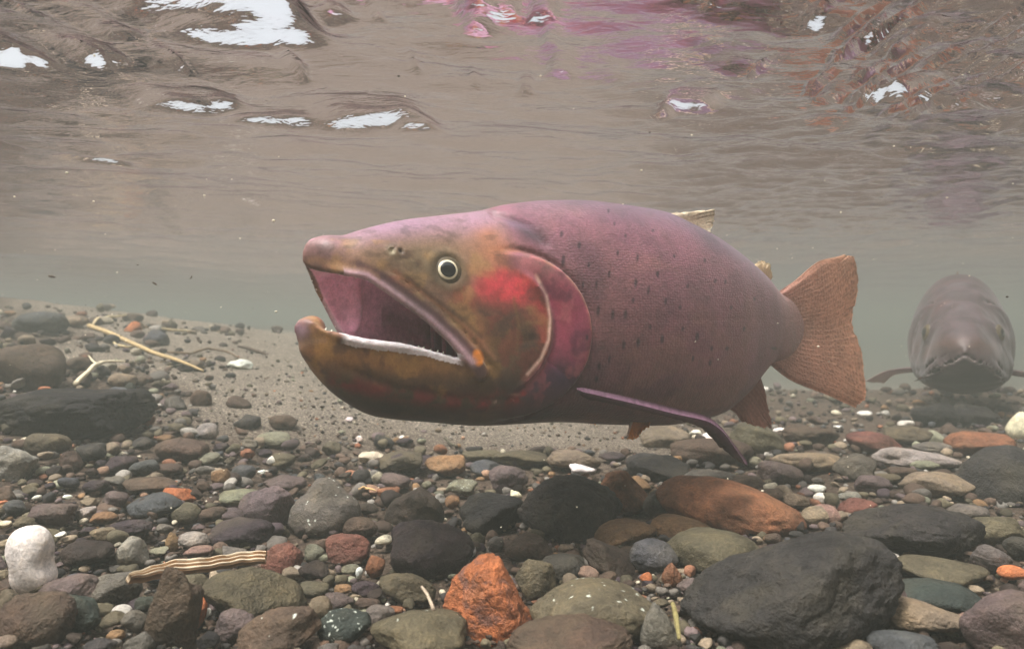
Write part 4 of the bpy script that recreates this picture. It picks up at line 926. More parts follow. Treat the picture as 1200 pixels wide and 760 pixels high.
def paint_big(f, co, nr, cav):
    m = co.copy(); m[:, 1] = np.abs(m[:, 1]); m = m.astype(float)
    W = fb.w(m); px, py = to_px(W); P = np.stack([px, py], 1)
    x, z = co[:, 0], co[:, 2]
    col = np.tile(lin((162, 104, 120)), (len(co), 1))
    n1 = fbm(m, 40, 4, 3); n2 = fbm(m, 160, 3, 7); n3 = fbm(m * np.array([1, 1, .45]), 700, 2, 9)
    def put(w, c, k=1.0):
        nonlocal col
        w = np.clip(w * k, 0, 1)[:, None]; col = col * (1 - w) + lin(c) * w
    hd = 1 - sstep(-.004, .004, np.hypot(x - OPC[0], z - OPC[1]) - OPC[2]) * sstep(.10, .115, x)
    # flank
    put(blob(P, 740, 400, 90, 60), (158, 104, 84), .4); put(blob(P, 690, 330, 50, 60), (152, 108, 94), .45)
    put(blob(P, 820, 400, 80, 50), (168, 96, 112), .5); put(blob(P, 850, 330, 70, 60), (160, 112, 118), .5)
    put(sstep(-.022, -.060, z) * sstep(.10, .16, x), (108, 46, 62), .85)  # belly darkens downward: partly its own maroon, partly painted shade
    bn1 = fbm(m * np.array([.6, 1, 1]), 34, 4, 51); put(sstep(.05, .4, bn1) * sstep(.12, .16, x), (186, 128, 116), .45); put(sstep(.05, .4, -bn1) * sstep(.12, .16, x), (118, 74, 92), .5)
    put(sstep(.055, .085, z - (x > .2) * .02 * sstep(.2, .4, x) * -2) * sstep(.1, .15, x), (124, 100, 118), .95)
    put(blob(P, 900, 380, 50, 50), (165, 112, 108), .5)
    # nape patch
    put(blob(P, 622, 275, 24, 9, 28), (62, 50, 68), .75); put(blob(P, 600, 262, 26, 6, 10), (118, 96, 122), .6)
    # head
    put(hd, (142, 106, 80), .92)
    put(hd * blob(P, 470, 262, 120, 20, -6), (166, 126, 152), .95); put(hd * blob(P, 560, 254, 60, 22, 0), (160, 122, 140), .9); put(hd * blob(P, 620, 285, 40, 24, 25), (148, 102, 110), .8)
    put(blob(P, 375, 296, 26, 16, 0), (140, 100, 104), .85); put(blob(P, 402, 312, 34, 6, 6), (176, 128, 84), .8); put(blob(P, 430, 300, 24, 10), (160, 122, 90), .6)
    put(blob(P, 500, 305, 60, 28, 0), (150, 130, 92), .7)
    put(blob(P, 590, 300, 34, 18, 20), (196, 122, 78), .8); put(blob(P, 572, 275, 16, 10), (190, 118, 66), .5)
    put(blob(P, 592, 338, 34, 22, 0, .45), (240, 60, 74), .85); put(blob(P, 606, 344, 24, 20), (246, 66, 80), .85); put(blob(P, 548, 352, 20, 13, 20), (150, 40, 44), .85); put(blob(P, 552, 318, 16, 10), (150, 84, 60), .5)
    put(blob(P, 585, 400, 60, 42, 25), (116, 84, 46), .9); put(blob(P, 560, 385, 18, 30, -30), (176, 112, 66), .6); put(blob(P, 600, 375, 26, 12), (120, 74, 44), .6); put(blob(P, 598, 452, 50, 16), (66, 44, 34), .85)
    put(blob(P, 618, 398, 12, 36), (96, 66, 40), .6); put(blob(P, 633, 360, 9, 40, -8), (208, 62, 62), .85); put(blob(P, 637, 405, 7, 22), (190, 80, 56), .7)
    hn1 = fbm(m + .3, 70, 4, 41); hn2 = fbm(m, 120, 4, 43); hn3 = fbm(m * np.array([.5, 1, 1]), 230, 3, 47)
    put(hd * sstep(.02, .35, hn1) * (z < .045), (180, 140, 78), .45); put(hd * sstep(.05, .4, -hn1) * (z < .04), (92, 58, 46), .6)
    put(hd * sstep(.1, .4, hn2) * (z < .03), (150, 60, 50), .45); put(hd * sstep(.18, .4, hn3), (70, 52, 44), .35)
    put(hd * blob(P, 590, 338, 26, 17) * sstep(-.6, .1, hn2), (232, 62, 76), .85)
    # gill cover
    rr = np.hypot(x - OPC[0], z - OPC[1])
    opm = sstep(PRE[2] - .002, PRE[2] + .003, np.hypot(x - PRE[0], z - PRE[1])) * (1 - sstep(OPC[2], OPC[2] + .002, rr)) * sstep(.10, .118, x)
    put(opm * sstep(-.05, -.02, z), (172, 66, 98), .95); put(opm * blob(P, 660, 360, 12, 40, -14), (196, 72, 96), .7); put(opm * sstep(.016, .036, z), (150, 108, 104), .85)
    put(opm * sstep(-.020, -.034, z), (82, 42, 70), .9); put(opm * blob(P, 655, 440, 22, 20), (74, 44, 84), .7); put(opm * blob(P, 676, 400, 10, 30), (150, 60, 96), .6)
    put(np.exp(-((rr - OPC[2] + .0008) / .0012) ** 2) * sstep(.115, .125, x) * sstep(-.03, -.01, z), (190, 130, 104), .75)
    put(line(P, [(628, 322), (640, 345), (645, 372), (643, 398), (634, 420), (618, 438)], 1.9), (246, 200, 178), .95)
    put(opm * sstep(.05, .35, hn2), (206, 110, 120), .5); put(opm * sstep(.05, .35, -hn1), (108, 44, 72), .6)
    put(line(P, [(602, 350), (608, 380), (606, 410)], 2.0), (150, 110, 60), .4)
    # lower jaw
    jaw = (1 - sstep(f.lo(x) - .002, f.lo(x) + .001, z)) * (1 - sstep(.085, .10, x))
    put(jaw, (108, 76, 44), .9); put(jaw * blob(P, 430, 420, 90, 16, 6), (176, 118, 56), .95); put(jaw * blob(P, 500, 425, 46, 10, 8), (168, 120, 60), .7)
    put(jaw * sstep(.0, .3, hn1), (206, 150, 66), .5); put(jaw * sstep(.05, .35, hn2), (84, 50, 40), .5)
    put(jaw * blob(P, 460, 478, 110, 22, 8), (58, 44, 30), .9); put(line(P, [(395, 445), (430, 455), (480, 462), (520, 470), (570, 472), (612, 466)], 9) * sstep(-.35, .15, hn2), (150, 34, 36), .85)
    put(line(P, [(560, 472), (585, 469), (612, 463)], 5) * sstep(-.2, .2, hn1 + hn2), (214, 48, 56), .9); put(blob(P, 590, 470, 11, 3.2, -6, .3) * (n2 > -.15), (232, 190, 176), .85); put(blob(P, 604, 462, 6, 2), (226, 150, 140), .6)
    put(blob(P, 352, 386, 11, 13), (150, 116, 130), .9); put(line(P, [(350, 405), (366, 400), (380, 398)], 4), (170, 130, 96), .6); put(sstep(-.042, -.058, z) * (x < .14), (56, 34, 34), .8)  # head underside near black, part of it shade put into the colour
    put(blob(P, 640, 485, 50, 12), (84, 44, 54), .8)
    # maxilla, lips, inside of the mouth
    lz = z + sstep(-0.004, 0.014, -co[:, 1]) * f.droop(x)
    dm, _ = polydist(x, lz, f.max); dl, _ = polydist(x, lz, f.lip); side = np.abs(co[:, 1]) > f.bu(x) * .8
    put(np.exp(-(dm / .0040) ** 4) * side * (x > .018), (92, 58, 60), .95)
    put(line(P, [(462, 318), (498, 345), (538, 376), (566, 402), (580, 420)], 2.6), (176, 120, 84), .75)
    put(line(P, [(475, 322), (505, 347), (540, 372), (565, 395)], 2.5), (94, 62, 50), .5)
    put(blob(P, 560, 419, 6.5, 9.5, -8, .25), (255, 150, 20), 1.0)
    put(np.exp(-((dl) / .0021) ** 2) * (np.abs(co[:, 1]) > f.bu(x) * .70) * (x > .012), (226, 186, 196), .9)
    put(np.exp(-((dl - .003) / .0016) ** 2) * side * (lz > f.up(x)) * (x < .03), (150, 110, 74), .5)
    inn = sstep(.0016, .0004, cav) * (x < .118)
    inn = inn * (np.abs(co[:, 1]) < f.bu(x) - .0022) * sstep(.006, .011, x + .5 * np.clip(z, 0, .02)); put(inn, (238, 170, 196), .97)
    put(inn * sstep(.065, .105, x), (165, 76, 94), .85); put(inn * sstep(-.008, -.016, z) * (x < .075), (236, 228, 234), .9)  # throat darkens inward, the cavity's shading painted into its colour
    put(inn * np.exp(-((z - .008 + .2 * (x - .03)) / .006) ** 2) * (x > .05), (140, 66, 60), .5)
    tee = (np.abs(z - f.lo(x) - .0006) < .0022) * (x > .010) * (x < .074)
    put(tee * (np.abs(co[:, 1]) < f.bl(x) * 1.0 + .0006) * (z > f.lo(x) - .0004), (244, 238, 244), .97)
    put((z > f.lo(x) - .0030 + .0008 * n2) * (z < f.lo(x) + .003) * sstep(.010, .014, x) * sstep(.076, .070, x) * (np.abs(co[:, 1]) > f.bl(x) * .6), (246, 238, 240), .95)
    put(sstep(.375, .43, x), (190, 134, 122), .9)
    # overall mottle, scale rows, dark spots
    for (sx, sy, w_, h_) in SPOTS:
        put(blob(P, sx, sy, w_ * .50, h_ * .56, 6, .5), (52, 34, 50), .78)
    ex, ez = f.eye; re = np.hypot(x - ex, z - ez)
    put(np.exp(-((re - .0098) / .0022) ** 2) * (z < .06), (112, 92, 66), .55); put(np.exp(-(re / .0106) ** 6), (92, 80, 56), .75)
    for qx in (ex - .0309,): put(np.exp(-(np.hypot(x - qx, z - ez - .0095) / .0022) ** 2), (206, 190, 150), .75)
    put(np.exp(-(np.hypot(x - ex + .0259, z - ez - .0095) / .0012) ** 2), (30, 24, 20), .95)
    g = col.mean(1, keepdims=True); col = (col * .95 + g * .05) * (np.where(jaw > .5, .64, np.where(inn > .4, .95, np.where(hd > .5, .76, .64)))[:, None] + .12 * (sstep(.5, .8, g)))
    col *= (1 + .22 * n1 + .20 * n2 * (1 - .3 * hd) + .12 * n3)[:, None]
    col[:, 0] *= 1 + .05 * n1; col[:, 1] *= 1 - .04 * n2
    return np.clip(col, 0.004, .9)
def paint_far(f, co, nr, cav):
    x, y, z = co[:, 0], co[:, 1], co[:, 2]; m = co.astype(float)
    n1 = fbm(m, 45, 4, 13); n2 = fbm(m, 160, 3, 17)
    col = np.tile(lin((140, 116, 124)), (len(co), 1))
    def put(w, c, k=1.0):
        nonlocal col
        w = np.clip(w * k, 0, 1)[:, None]; col = col * (1 - w) + lin(c) * w
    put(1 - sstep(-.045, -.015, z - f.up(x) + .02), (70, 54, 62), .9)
    put(np.exp(-((z - f.up(x) - .012) / .009) ** 2) * (x < .09), (168, 120, 96), .7)
    put(np.exp(-((z + .012) / .016) ** 2) * sstep(.05, .08, x) * (x < .16), (150, 92, 80), .6)
    put(sstep(.15, .5, n1) * (z > 0), (150, 84, 84), .5)
    dl, _ = polydist(x, z, [(p[0], p[1] - .0035) for p in f.lip])
    put(np.exp(-((z - f.lo(x) + .62 * np.abs(y) + .0006) / .0016) ** 2) * (x < .047), (226, 216, 212), .95)
    put(sstep(.0012, 0, cav) * (x < .075), (60, 40, 44), .95)
    g = col.mean(1, keepdims=True); col = col * .7 + g * .3
    put(sstep(.05, .4, fbm(m, 60, 4, 61)), (84, 66, 64), .6)
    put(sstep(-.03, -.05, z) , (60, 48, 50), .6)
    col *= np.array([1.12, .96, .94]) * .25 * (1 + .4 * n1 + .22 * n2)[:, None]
    return np.clip(col, .004, .9)

t = NT("trout_skin")
at = t.new("ShaderNodeAttribute", attribute_name="Col").outputs["Color"]
rest = t.new("ShaderNodeAttribute", attribute_name="rest").outputs["Vector"]; scl = t.new("ShaderNodeAttribute", attribute_name="scales").outputs["Fac"]
mp = t.new("ShaderNodeMapping"); mp.inputs["Scale"].default_value = (430, 130, 620); t.link(rest, mp.inputs[0])
vo = t.new("ShaderNodeTexVoronoi"); vo.inputs["Scale"].default_value = 1.0; vo.inputs["Randomness"].default_value = 0.55; t.link(mp.outputs[0], vo.inputs["Vector"])
n = t.noise(rest, 900, 4, 0.65); n2 = t.noise(rest, 260, 4, 0.6)
c = t.mix(t.math('MULTIPLY', scl, 0.28), at, t.ramp(vo.outputs["Distance"], [(0.15, (1.12, 1.10, 1.12)), (0.6, (0.72, 0.70, 0.72))]), 'MULTIPLY')
c = t.mix(0.6, c, t.ramp(n, [(0.3, (0.75, 0.73, 0.72)), (0.5, (1, 1, 1)), (0.72, (1.28, 1.25, 1.28))]), 'MULTIPLY')
c = t.mix(0.5, c, t.ramp(n2, [(0.35, (0.8, 0.78, 0.76)), (0.65, (1.15, 1.15, 1.15))]), 'MULTIPLY')
hh = t.math('ADD', t.math('MULTIPLY', t.math('MULTIPLY', vo.outputs["Distance"], -0.8), scl), t.math('MULTIPLY', n, 0.35))
skin_m = t.finish(c, 0.46, 0.30, t.bump(hh, 0.00036, 1.0))
t.b.inputs["Subsurface Weight"].default_value = 0.12; t.b.inputs["Subsurface Radius"].default_value = (0.006, 0.003, 0.002); t.b.inputs["Subsurface Scale"].default_value = 1.0
t.b.inputs["Sheen Weight"].default_value = 0.12; t.b.inputs["Sheen Roughness"].default_value = 0.5

# fins: a real blade with two faces, thicker at the root, raised by its rays
def fin(curves, nu, nv, th0, th1, rays, fr, base, colf, name, parent, mat, ripple=0.0, ridge=0.00045, seed=0, rag=0.0012):
    """curves: list of polylines (own frame), from root to outer edge; rays run across them"""
    cs = []
    v = np.linspace(0, 1, nv)
    for cpts in curves:
        cpts = np.array(cpts, float); k = np.linspace(0, 1, len(cpts)); cs.append(np.stack([pchip(k, cpts[:, a], v) for a in range(3)], 1))
    for q_ in range(3): cs[-1][:, q_] += rag * (vnoise(np.stack([v * 34, v * 0 + q_, v * 0 + seed], 1), 1.0) + .6 * vnoise(np.stack([v * 90, v * 0 + q_, v * 0 + seed], 1), 1.0)) * (q_ != 1)
    cs = np.array(cs); k = np.linspace(0, 1, len(cs)); u_ = np.linspace(0, 1, nu)
    if len(cs) > 2: G = np.stack([[pchip(k, cs[:, j, a], u_) for j in range(nv)] for a in range(3)], -1).transpose(1, 0, 2)
    else: G = cs[0][None] * (1 - u_[:, None, None]) + cs[1][None] * u_[:, None, None]
    W = fr.w(G)
    gu = np.gradient(W, axis=0); gv = np.gradient(W, axis=1); N = np.cross(gu, gv); N /= np.linalg.norm(N, axis=2)[..., None] + 1e-12
    U2, V2_ = np.meshgrid(u_, v, indexing='ij')
    W = W + N * (ripple * np.sin(V2_ * 9 + seed) * U2 ** 1.5)[..., None]
    ray = np.abs(np.sin(V2_ * rays * math.pi)) ** 0.7
    edge = np.minimum(1, np.minimum(V2_, 1 - V2_) * 22 + .25) * np.minimum(1, (1 - U2) * 14 + .3)
    th = (th0 * (1 - U2) + th1 * U2) * edge + ridge * ray * (1 - U2 * .6) * edge
    A = W + N * th[..., None] / 2; B = W - N * th[..., None] / 2
    F1 = grid_faces(nu, nv); o2 = nu * nv
    rim = [(i, 0) for i in range(nu)] + [(nu - 1, j) for j in range(1, nv)] + [(i, nv - 1) for i in range(nu - 2, -1, -1)] + [(0, j) for j in range(nv - 2, 0, -1)]
    ri = [i * nv + j for i, j in rim]
    F = np.concatenate([F1, F1[:, ::-1] + o2, [(ri[a], ri[a - len(ri) + 1] if a == len(ri) - 1 else ri[a + 1], (ri[0] if a == len(ri) - 1 else ri[a + 1]) + o2, ri[a] + o2) for a in range(len(ri))]])
    cc = colf(U2, V2_, ray)
    cc = cc * (1 + .18 * fbm(W * 1.0, 60, 3, seed))[..., None]
    me = mesh_from(name, np.concatenate([A.reshape(-1, 3), B.reshape(-1, 3)]) - base, F, colors=np.clip(np.concatenate([cc.reshape(-1, 3)] * 2), .004, .9), attrs={"fuv": np.concatenate([np.stack([U2, V2_, 0 * U2], -1).reshape(-1, 3)] * 2)})
    return link(name, me, mat, parent=parent)
t = NT("fin_membrane")
at = t.new("ShaderNodeAttribute", attribute_name="Col").outputs["Color"]; fuv = t.new("ShaderNodeAttribute", attribute_name="fuv").outputs["Vector"]
co = t.new("ShaderNodeTexCoord").outputs["Object"]
mp = t.new("ShaderNodeMapping"); mp.inputs["Scale"].default_value = (38, 52, 1); t.link(fuv, mp.inputs[0])
vo = t.new("ShaderNodeTexVoronoi"); vo.inputs["Scale"].default_value = 1.0; vo.inputs["Randomness"].default_value = 0.6; t.link(mp.outputs[0], vo.inputs["Vector"])
n = t.noise(co, 420, 4, 0.6)
c = t.mix(0.55, at, t.ramp(vo.outputs["Distance"], [(0.15, (0.62, 0.58, 0.56)), (0.55, (1.25, 1.22, 1.2))]), 'MULTIPLY')
c = t.mix(0.6, c, t.ramp(n, [(0.3, (0.75, 0.72, 0.7)), (0.65, (1.2, 1.2, 1.2))]), 'MULTIPLY')
fin_m = t.finish(c, 0.5, 0.3, t.bump(t.math('ADD', t.math('MULTIPLY', vo.outputs["Distance"], -1.0), n), 0.0006))
tl_ = t.new("ShaderNodeBsdfTranslucent"); t.link(c, tl_.inputs["Color"]); mx_ = t.new("ShaderNodeMixShader"); mx_.inputs[0].default_value = 0.45
t.link(t.b.outputs[0], mx_.inputs[1]); t.link(tl_.outputs[0], mx_.inputs[2]); t.link(mx_.outputs[0], t.out.inputs["Surface"])
def two(c0, c1, cr=None, edge=None):
    def g(U_, V_, ray):
        c_ = lin(c0) * (1 - U_[..., None]) + lin(c1) * U_[..., None]
        if cr is not None: c_ = c_ * (1 - .4 * ray[..., None]) + lin(cr) * .4 * ray[..., None]
        if edge is not None:
            w = sstep(.10, .03, V_)[..., None]; c_ = c_ * (1 - w) + lin(edge) * w
        return c_
    return g

def solid(name, rgb, rough, spec, coat=0.0):
    q = NT(name); q.finish(tuple(lin(rgb)), rough, spec); q.b.inputs["Coat Weight"].default_value = coat; q.b.inputs["Coat Roughness"].default_value = 0.03; return q.m
t = NT("eye_iris"); co = t.new("ShaderNodeTexCoord").outputs["Object"]; n = t.noise(co, 900, 3, 0.6)
IR2 = solid('eye_iris_dim', (70, 64, 52), 0.4, 0.3)
iris_m = t.finish(t.mix(n, tuple(lin((236, 230, 206))), tuple(lin((206, 190, 150)))), 0.3, 0.5)
pupil_m = solid("eye_pupil", (12, 12, 14), 0.08, 0.6, 0.6)
t = NT("eye_ball"); co = t.new("ShaderNodeTexCoord").outputs["Object"]; n = t.noise(co, 500, 4, 0.6)
ball_m = t.finish(t.ramp(n, [(0.3, lin((62, 52, 38))), (0.7, lin((104, 90, 64)))]), 0.35, 0.5)
def dome(c, nrm, rad, hgt, n=28, m=8, inner=0.0):
    nrm = np.array(nrm, float); nrm /= np.linalg.norm(nrm); a = np.cross(nrm, [0, 0, 1]); a /= np.linalg.norm(a); b_ = np.cross(nrm, a)
    V = []; th = np.linspace(0, 2 * math.pi, n, endpoint=False)
    for i in range(m + 1):
        q = inner + (1 - inner) * i / m; z_ = hgt * math.sqrt(max(0, 1 - q * q))
        for t_ in th: V.append(c + nrm * z_ + rad * max(q, 1e-4) * (math.cos(t_) * a + math.sin(t_) * b_))
    F = [(i * n + j, i * n + (j + 1) % n, (i + 1) * n + (j + 1) % n, (i + 1) * n + j) for i in range(m) for j in range(n)]
    return np.array(V), np.array(F)

def make_trout(f, fr, h, levels, painter, label, look, base, s=1.0):
    root = empty("trout", base); tag(root, label, "fish")
    build_skin(f, fr, h, levels, painter, "body", skin_m, root, base)
    ex, ez = f.eye
    for sg in (1, -1):
        yy = np.linspace(.005, .05, 300)
        Fl, _ = fish_field(f, np.full(300, ex), yy * sg, np.full(300, ez)); ys_ = yy[np.argmax(Fl > 0)]
        e = 0.002
        def fv(p): return fish_field(f, np.array([p[0]]), np.array([p[1]]), np.array([p[2]]))[0][0]
        a = ex - .012; Fa, _ = fish_field(f, np.full(300, a), yy * sg, np.full(300, ez)); ya = yy[np.argmax(Fa > 0)]
        b2 = ex + .012; Fb_, _ = fish_field(f, np.full(300, b2), yy * sg, np.full(300, ez)); yb = yy[np.argmax(Fb_ > 0)]
        Fc, _ = fish_field(f, np.full(300, ex), yy * sg, np.full(300, ez + .011)); yc = yy[np.argmax(Fc > 0)]
        Fd, _ = fish_field(f, np.full(300, ex), yy * sg, np.full(300, ez - .011)); yd = yy[np.argmax(Fd > 0)]
        sx = (yb - ya) / .024; sz_ = (yc - yd) / .022
        pc = fr.w(np.array([ex, sg * ys_, ez]))
        def wv(v): return fr.w(np.array([ex, sg * ys_, ez]) + np.array(v) * 1e-3) - pc
        nw = wv((-.20, sg, .24)) if f.open else wv((-.5, sg, .25)); nw /= np.linalg.norm(nw)
        ey = empty("eye", tuple(pc - base)); ey.parent = root
        z3 = np.zeros(3)
        def part(nm, V, F, mt, par, off=z3):
            return link(nm, mesh_from(nm, V + off, F), mt, parent=par)
        V, F = dome(-nw * .0006 * s, nw, .0092 * s, .0030 * s); part("eyeball", V, F, ball_m, ey)
        V, F = dome(nw * .0014 * s, nw, .0061 * s, .0013 * s, inner=0.0); part("iris", V, F, iris_m if f.open else IR2, ey)
        V, F = dome(nw * .0018 * s, nw, .0050 * s, .0012 * s); part("pupil", V, F, pupil_m, ey)
    return root

base_b = fb.w(np.array([.2, 0, -.07]))
def paint_mouth(*a): pass
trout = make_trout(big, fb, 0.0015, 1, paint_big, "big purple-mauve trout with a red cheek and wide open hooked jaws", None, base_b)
# small hooked teeth along both jaws: one part
Vt, Ft, off = [], [], 0
def tooth(c, up_, r_, h_, lean):
    global off
    c = np.array(c); n = 6; th = np.linspace(0, 2 * math.pi, n, endpoint=False)
    ring = [c + np.array([r_ * math.cos(q), r_ * math.sin(q), 0]) for q in th] + [c + np.array([lean * .5 + r_ * .6 * math.cos(q), r_ * .6 * math.sin(q), up_ * h_ * .55]) for q in th]
    Vt.extend(ring + [c + np.array([lean, 0, up_ * h_])])
    for j in range(n):
        k = (j + 1) % n
        Ft.extend([(off + j, off + k, off + n + k), (off + j, off + n + k, off + n + j), (off + n + j, off + n + k, off + 2 * n)])
    off += 2 * n + 1
rt = np.random.default_rng(21)
for sg in (1, -1):
    for xx in np.arange(.004, .066, .0034):
        xx += rt.uniform(-.0006, .0006); xa = np.array([xx])
        tooth((xx, sg * float(big.bl(xa)[0]) * .90, float(big.lo(xa)[0]) + .0012), 1, .00055, rt.uniform(.0007, .0016), .0006)
        zz_ = float(big.up(xa)[0]) - (float(big.droop(xa)[0]) if sg < 0 else 0)
        tooth((xx, sg * float(big.bu(xa)[0]) * .91, zz_ - .0008), -1, .0005, rt.uniform(.0006, .0013), .0006)
tooth_m = solid("tooth_enamel", (238, 232, 214), 0.35, 0.4)
link("teeth", mesh_from("teeth", fb.w(np.array(Vt)) - base_b, np.array(Ft)), tooth_m, parent=trout)
u_ = unpx
# tail fin
fin([[u_(898, 423), u_(900, 400), u_(905, 380), u_(908, 362), u_(908, 345)],
     [u_(928, 446), u_(926, 415), u_(925, 386), u_(926, 360), u_(930, 330)],
     [u_(968, 462), u_(966, 425), u_(964, 386), u_(966, 350), u_(962, 305)],
     [u_(1002, 476), u_(1013, 464), u_(1010, 415), u_(1000, 376), u_(1006, 338), u_(999, 302), u_(986, 299)]],
    60, 150, .0075, .0010, 26, fb, base_b, two((182, 134, 126), (226, 180, 146), (176, 128, 110)), "tail_fin", trout, fin_m, ripple=.0015)
# dorsal fin, folded down along the back
bt = lambda L, dz=0.0, y=0.0: (L, y, float(big.zt(np.array([L]))[0]) + dz)
fin([[bt(.235, -.006), bt(.255, -.006), bt(.275, -.006), bt(.297, -.007)],
     [bt(.248, -.001, -.002), bt(.268, .001, -.003), bt(.287, .003, -.003), bt(.306, -.003, -.002)],
     [bt(.262, .000, -.004), u_(798, 252, -.004), u_(818, 249, -.004), u_(837, 247, -.003), u_(838, 258, -.002), u_(829, 275, 0)]],
    26, 70, .004, .0008, 12, fb, base_b, two((200, 176, 156), (252, 242, 220), (220, 204, 176)), "dorsal_fin", trout, fin_m, ripple=.001)
fin([[u_(880, 336), u_(889, 334), u_(897, 338)], [u_(881, 318), u_(892, 318), u_(902, 330)], [u_(884, 311), u_(894, 306), u_(903, 312), u_(904, 326)]],
    16, 24, .0045, .0018, 3, fb, base_b, two((170, 136, 116), (232, 212, 176)), "adipose_fin", trout, fin_m, ridge=.0002)
# anal fin
fin([[u_(846, 474), u_(860, 464), u_(876, 450), u_(888, 436)], [u_(862, 484), u_(872, 472), u_(884, 458), u_(892, 446)], [u_(868, 492), u_(884, 499), u_(906, 501), u_(900, 478), u_(893, 452)]],
    30, 60, .005, .0008, 11, fb, base_b, two((150, 100, 96), (186, 132, 112), (134, 90, 82)), "anal_fin", trout, fin_m, ripple=.001)
# pelvic fins
for sg, dy in ((1, 0), (-1, 0)):
    y0 = .014 * sg
    def pv_(px, py, y): p = u_(px, py, y if sg > 0 else .016); return (p[0], y, p[2] + (.006 if sg < 0 else 0))
    fin([[pv_(741, 487, y0), pv_(752, 487, y0), pv_(764, 487, y0)], [pv_(737, 500, y0 * 1.3), pv_(749, 501, y0 * 1.3), pv_(762, 495, y0 * 1.3)], [pv_(733, 514, y0 * 1.6), pv_(741, 515, y0 * 1.6), pv_(752, 506, y0 * 1.6), pv_(760, 498, y0 * 1.6)]],
        18, 30, .003, .0008, 7, fb, base_b, two((206, 130, 64), (232, 150, 60), None, (244, 232, 220)), "pelvic_fin", trout, fin_m)
# pectoral fins: near one swept back and seen edge on, its outer third hanging down
for sg in (1, -1):
    def q(px, py, y):
        p = u_(px, py, y); return (p[0], y * sg * (1 if sg > 0 else .93), p[2] + (0 if sg > 0 else .010 + .22 * max(p[0] - .17, 0)))
    fin([[q(676, 455, .0440), q(705, 461, .0500), q(745, 470, .0560), q(790, 481, .0600), q(830, 491, .0620), q(846, 503, .0620), q(862, 524, .0615), q(876, 544, .0600)],
         [q(680, 462, .0430), q(708, 468, .0480), q(745, 477, .0520), q(788, 487, .0540), q(822, 497, .0560), q(836, 508, .0570), q(855, 528, .0575), q(875, 544, .0590)],
         [q(688, 466, .0400), q(712, 470, .0430), q(746, 478, .0440), q(788, 487, .0460), q(815, 497, .0480), q(832, 510, .0500), q(853, 530, .0540), q(875, 545, .0580)]],
        22, 120, .0040, .0014, 30, fb, base_b, (lambda U_, V_, ray: (lambda w: lin((128, 96, 116)) * w + lin((80, 46, 50)) * (1 - w))(np.clip(1.15 - U_ * 2.6, 0, 1)[..., None] * (1 - .35 * sstep(.7, 1, V_)[..., None]))),
        "pectoral_fin", trout, fin_m, ridge=.0002)

# the trout behind, coming head on
S2 = 1.36
ff = Frame((0.643, 1.03, -0.020), (0.50, 0.866), sc=(S2, S2 * 1.20, S2 * .95), bend=0.25)
base_f = ff.w(np.array([.2, 0, -.07]))
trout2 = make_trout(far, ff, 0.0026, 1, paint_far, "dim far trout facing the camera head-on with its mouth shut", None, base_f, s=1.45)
tl = lambda x, z: (x, 0, z)
gf = two((124, 100, 98), (140, 116, 100), (100, 80, 76))
fin([[tl(.43, -.026), tl(.432, 0), tl(.43, .022)], [tl(.47, -.045), tl(.468, 0), tl(.47, .04)], [tl(.535, -.070), tl(.54, -.035), tl(.525, 0), tl(.54, .035), tl(.535, .068)]], 24, 60, .006, .001, 20, ff, base_f, gf, "tail_fin", trout2, fin_m)
bt2 = lambda L, dz=0.0: (L, 0, float(far.zt(np.array([L]))[0]) + dz)
fin([[bt2(.205, -.004), bt2(.25, -.005), bt2(.29, -.006)], [bt2(.235, .006), bt2(.27, .009), bt2(.31, .010)]], 14, 30, .004, .001, 12, ff, base_f, gf, "dorsal_fin", trout2, fin_m)
fin([[tl(.372, .040), tl(.385, .034)], [tl(.385, .052), tl(.396, .044)]], 8, 10, .004, .0015, 3, ff, base_f, gf, "adipose_fin", trout2, fin_m)
fin([[tl(.335, -.060), tl(.38, -.036)], [tl(.355, -.082), tl(.385, -.070)]], 12, 20, .004, .001, 10, ff, base_f, gf, "anal_fin", trout2, fin_m)
for sg in (1, -1):
    fin([[(.130, .038 * sg, -.040), (.150, .040 * sg, -.046)], [(.150, .064 * sg, -.046), (.172, .058 * sg, -.052)], [(.178, .090 * sg, -.064), (.200, .072 * sg, -.068)]], 18, 24, .004, .001, 10, ff, base_f, two((140, 116, 120), (166, 146, 140)), "pectoral_fin", trout2, fin_m)
    fin([[(.225, .018 * sg, -.070), (.245, .018 * sg, -.071)], [(.250, .034 * sg, -.080), (.268, .026 * sg, -.080)]], 10, 14, .003, .001, 7, ff, base_f, gf, "pelvic_fin", trout2, fin_m)

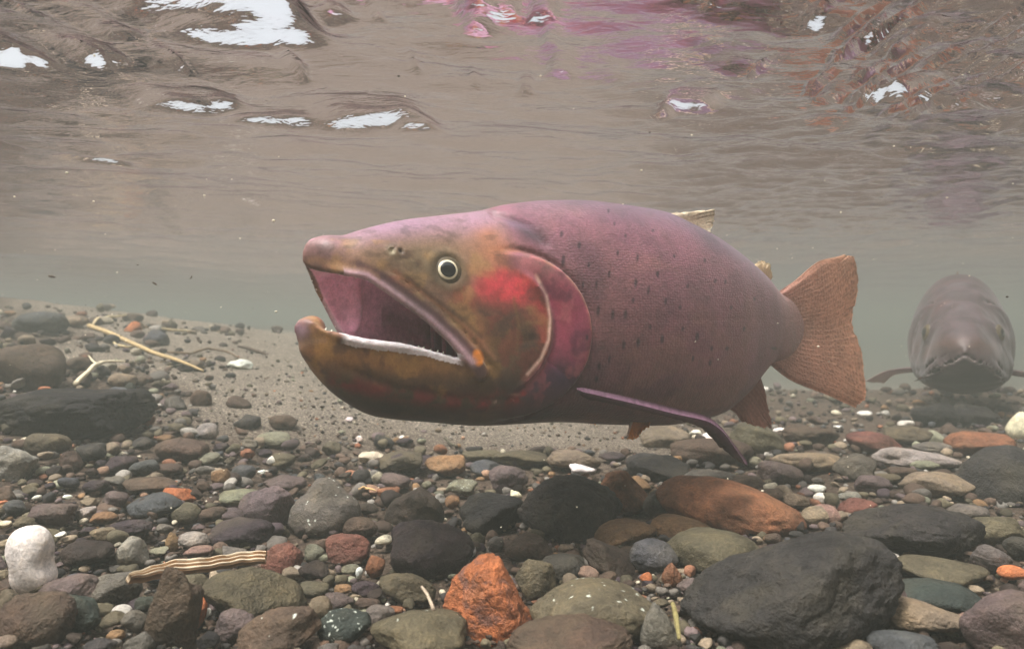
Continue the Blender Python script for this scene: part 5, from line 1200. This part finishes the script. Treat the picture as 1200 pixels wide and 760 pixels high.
# ------------------------------------------------------------------ bits adrift in the water
rs = np.random.default_rng(3)
dm = solid("drifting_debris", (70, 50, 40), 0.8, 0.2)
for (px, py, D, L, a, lab) in [(331, 153, .62, 17, -28, "dark leaf scrap drifting just under the surface left of the big trout"), (181, 332, .55, 7, 35, "tiny dark fibre drifting in open water at the left"),
                          (224, 325, .55, 5, -60, "tiny dark speck adrift closest to the big trout's snout"), (61, 324, .7, 9, 10, "small blurred dark crumb adrift near the left edge")]:
    Vp, Fp = stone_verts('a', px, 2); l = L / FPX * D
    Vp = (Vp * np.array([l, l * .35, l * .3]) / 2) @ rotm('Y', R(a)).T
    o = link("debris", mesh_from("debris", Vp, Fp), dm, loc=((px - 600) / FPX * D, D, (380 - py) / FPX * D)); tag(o, lab, "debris")
n_ = 520; Vs = []; Fs = []; Vp, Fp = ico(0); off = 0; Cs = []
for i in range(n_):
    D = rs.uniform(.30, 1.6); x_ = rs.uniform(-.8, .8) * D; zc = rs.uniform(-.11, .13)
    if zc < float(bed_h(x_, D)) + .01: continue
    s_ = rs.lognormal(math.log(.00034), .35)
    Vs.append(Vp * np.array([s_ * rs.uniform(.8, 1.8), s_, s_]) + np.array([x_, D, zc])); Fs.append(Fp + off); off += len(Vp)
    Cs.append(np.repeat((lin((225, 215, 190)) if rs.random() < .75 else lin((60, 48, 40)))[None], len(Vp), 0))
t = NT("silt_specks"); t.finish(t.new("ShaderNodeAttribute", attribute_name="Col").outputs["Color"], 0.6, 0.3)
o = link("suspended_silt", mesh_from("suspended_silt", np.concatenate(Vs), np.concatenate(Fs), colors=np.concatenate(Cs)), t.m)
tag(o, "pale and dark silt specks hanging in the water", "silt", kind="stuff")
# ------------------------------------------------------------------ the haze of the water itself
hb = NT("river_haze"); hb.n.remove(hb.b)
pv = hb.new("ShaderNodeVolumePrincipled"); pv.inputs["Color"].default_value = (0.325, 0.352, 0.315, 1)
pv.inputs["Density"].default_value = HAZE; pv.inputs["Anisotropy"].default_value = 0.2
hb.link(pv.outputs[0], hb.out.inputs["Volume"])
hx, hy0, hy1, hz0, hz1 = 15.0, -15.0, 15.0, BED0 - 1.2, WATER_Z + 0.04
Vh = np.array([[x, y, z] for x in (-hx, hx) for y in (hy0, hy1) for z in (hz0, hz1)])
Fh = np.array([[0, 1, 3, 2], [4, 6, 7, 5], [0, 4, 5, 1], [2, 3, 7, 6], [0, 2, 6, 4], [1, 5, 7, 3]])
haze = link("haze", mesh_from("haze", Vh, Fh, smooth=False), hb.m); tag(haze, kind="stuff")
print("built", len(bpy.data.objects), "objects")
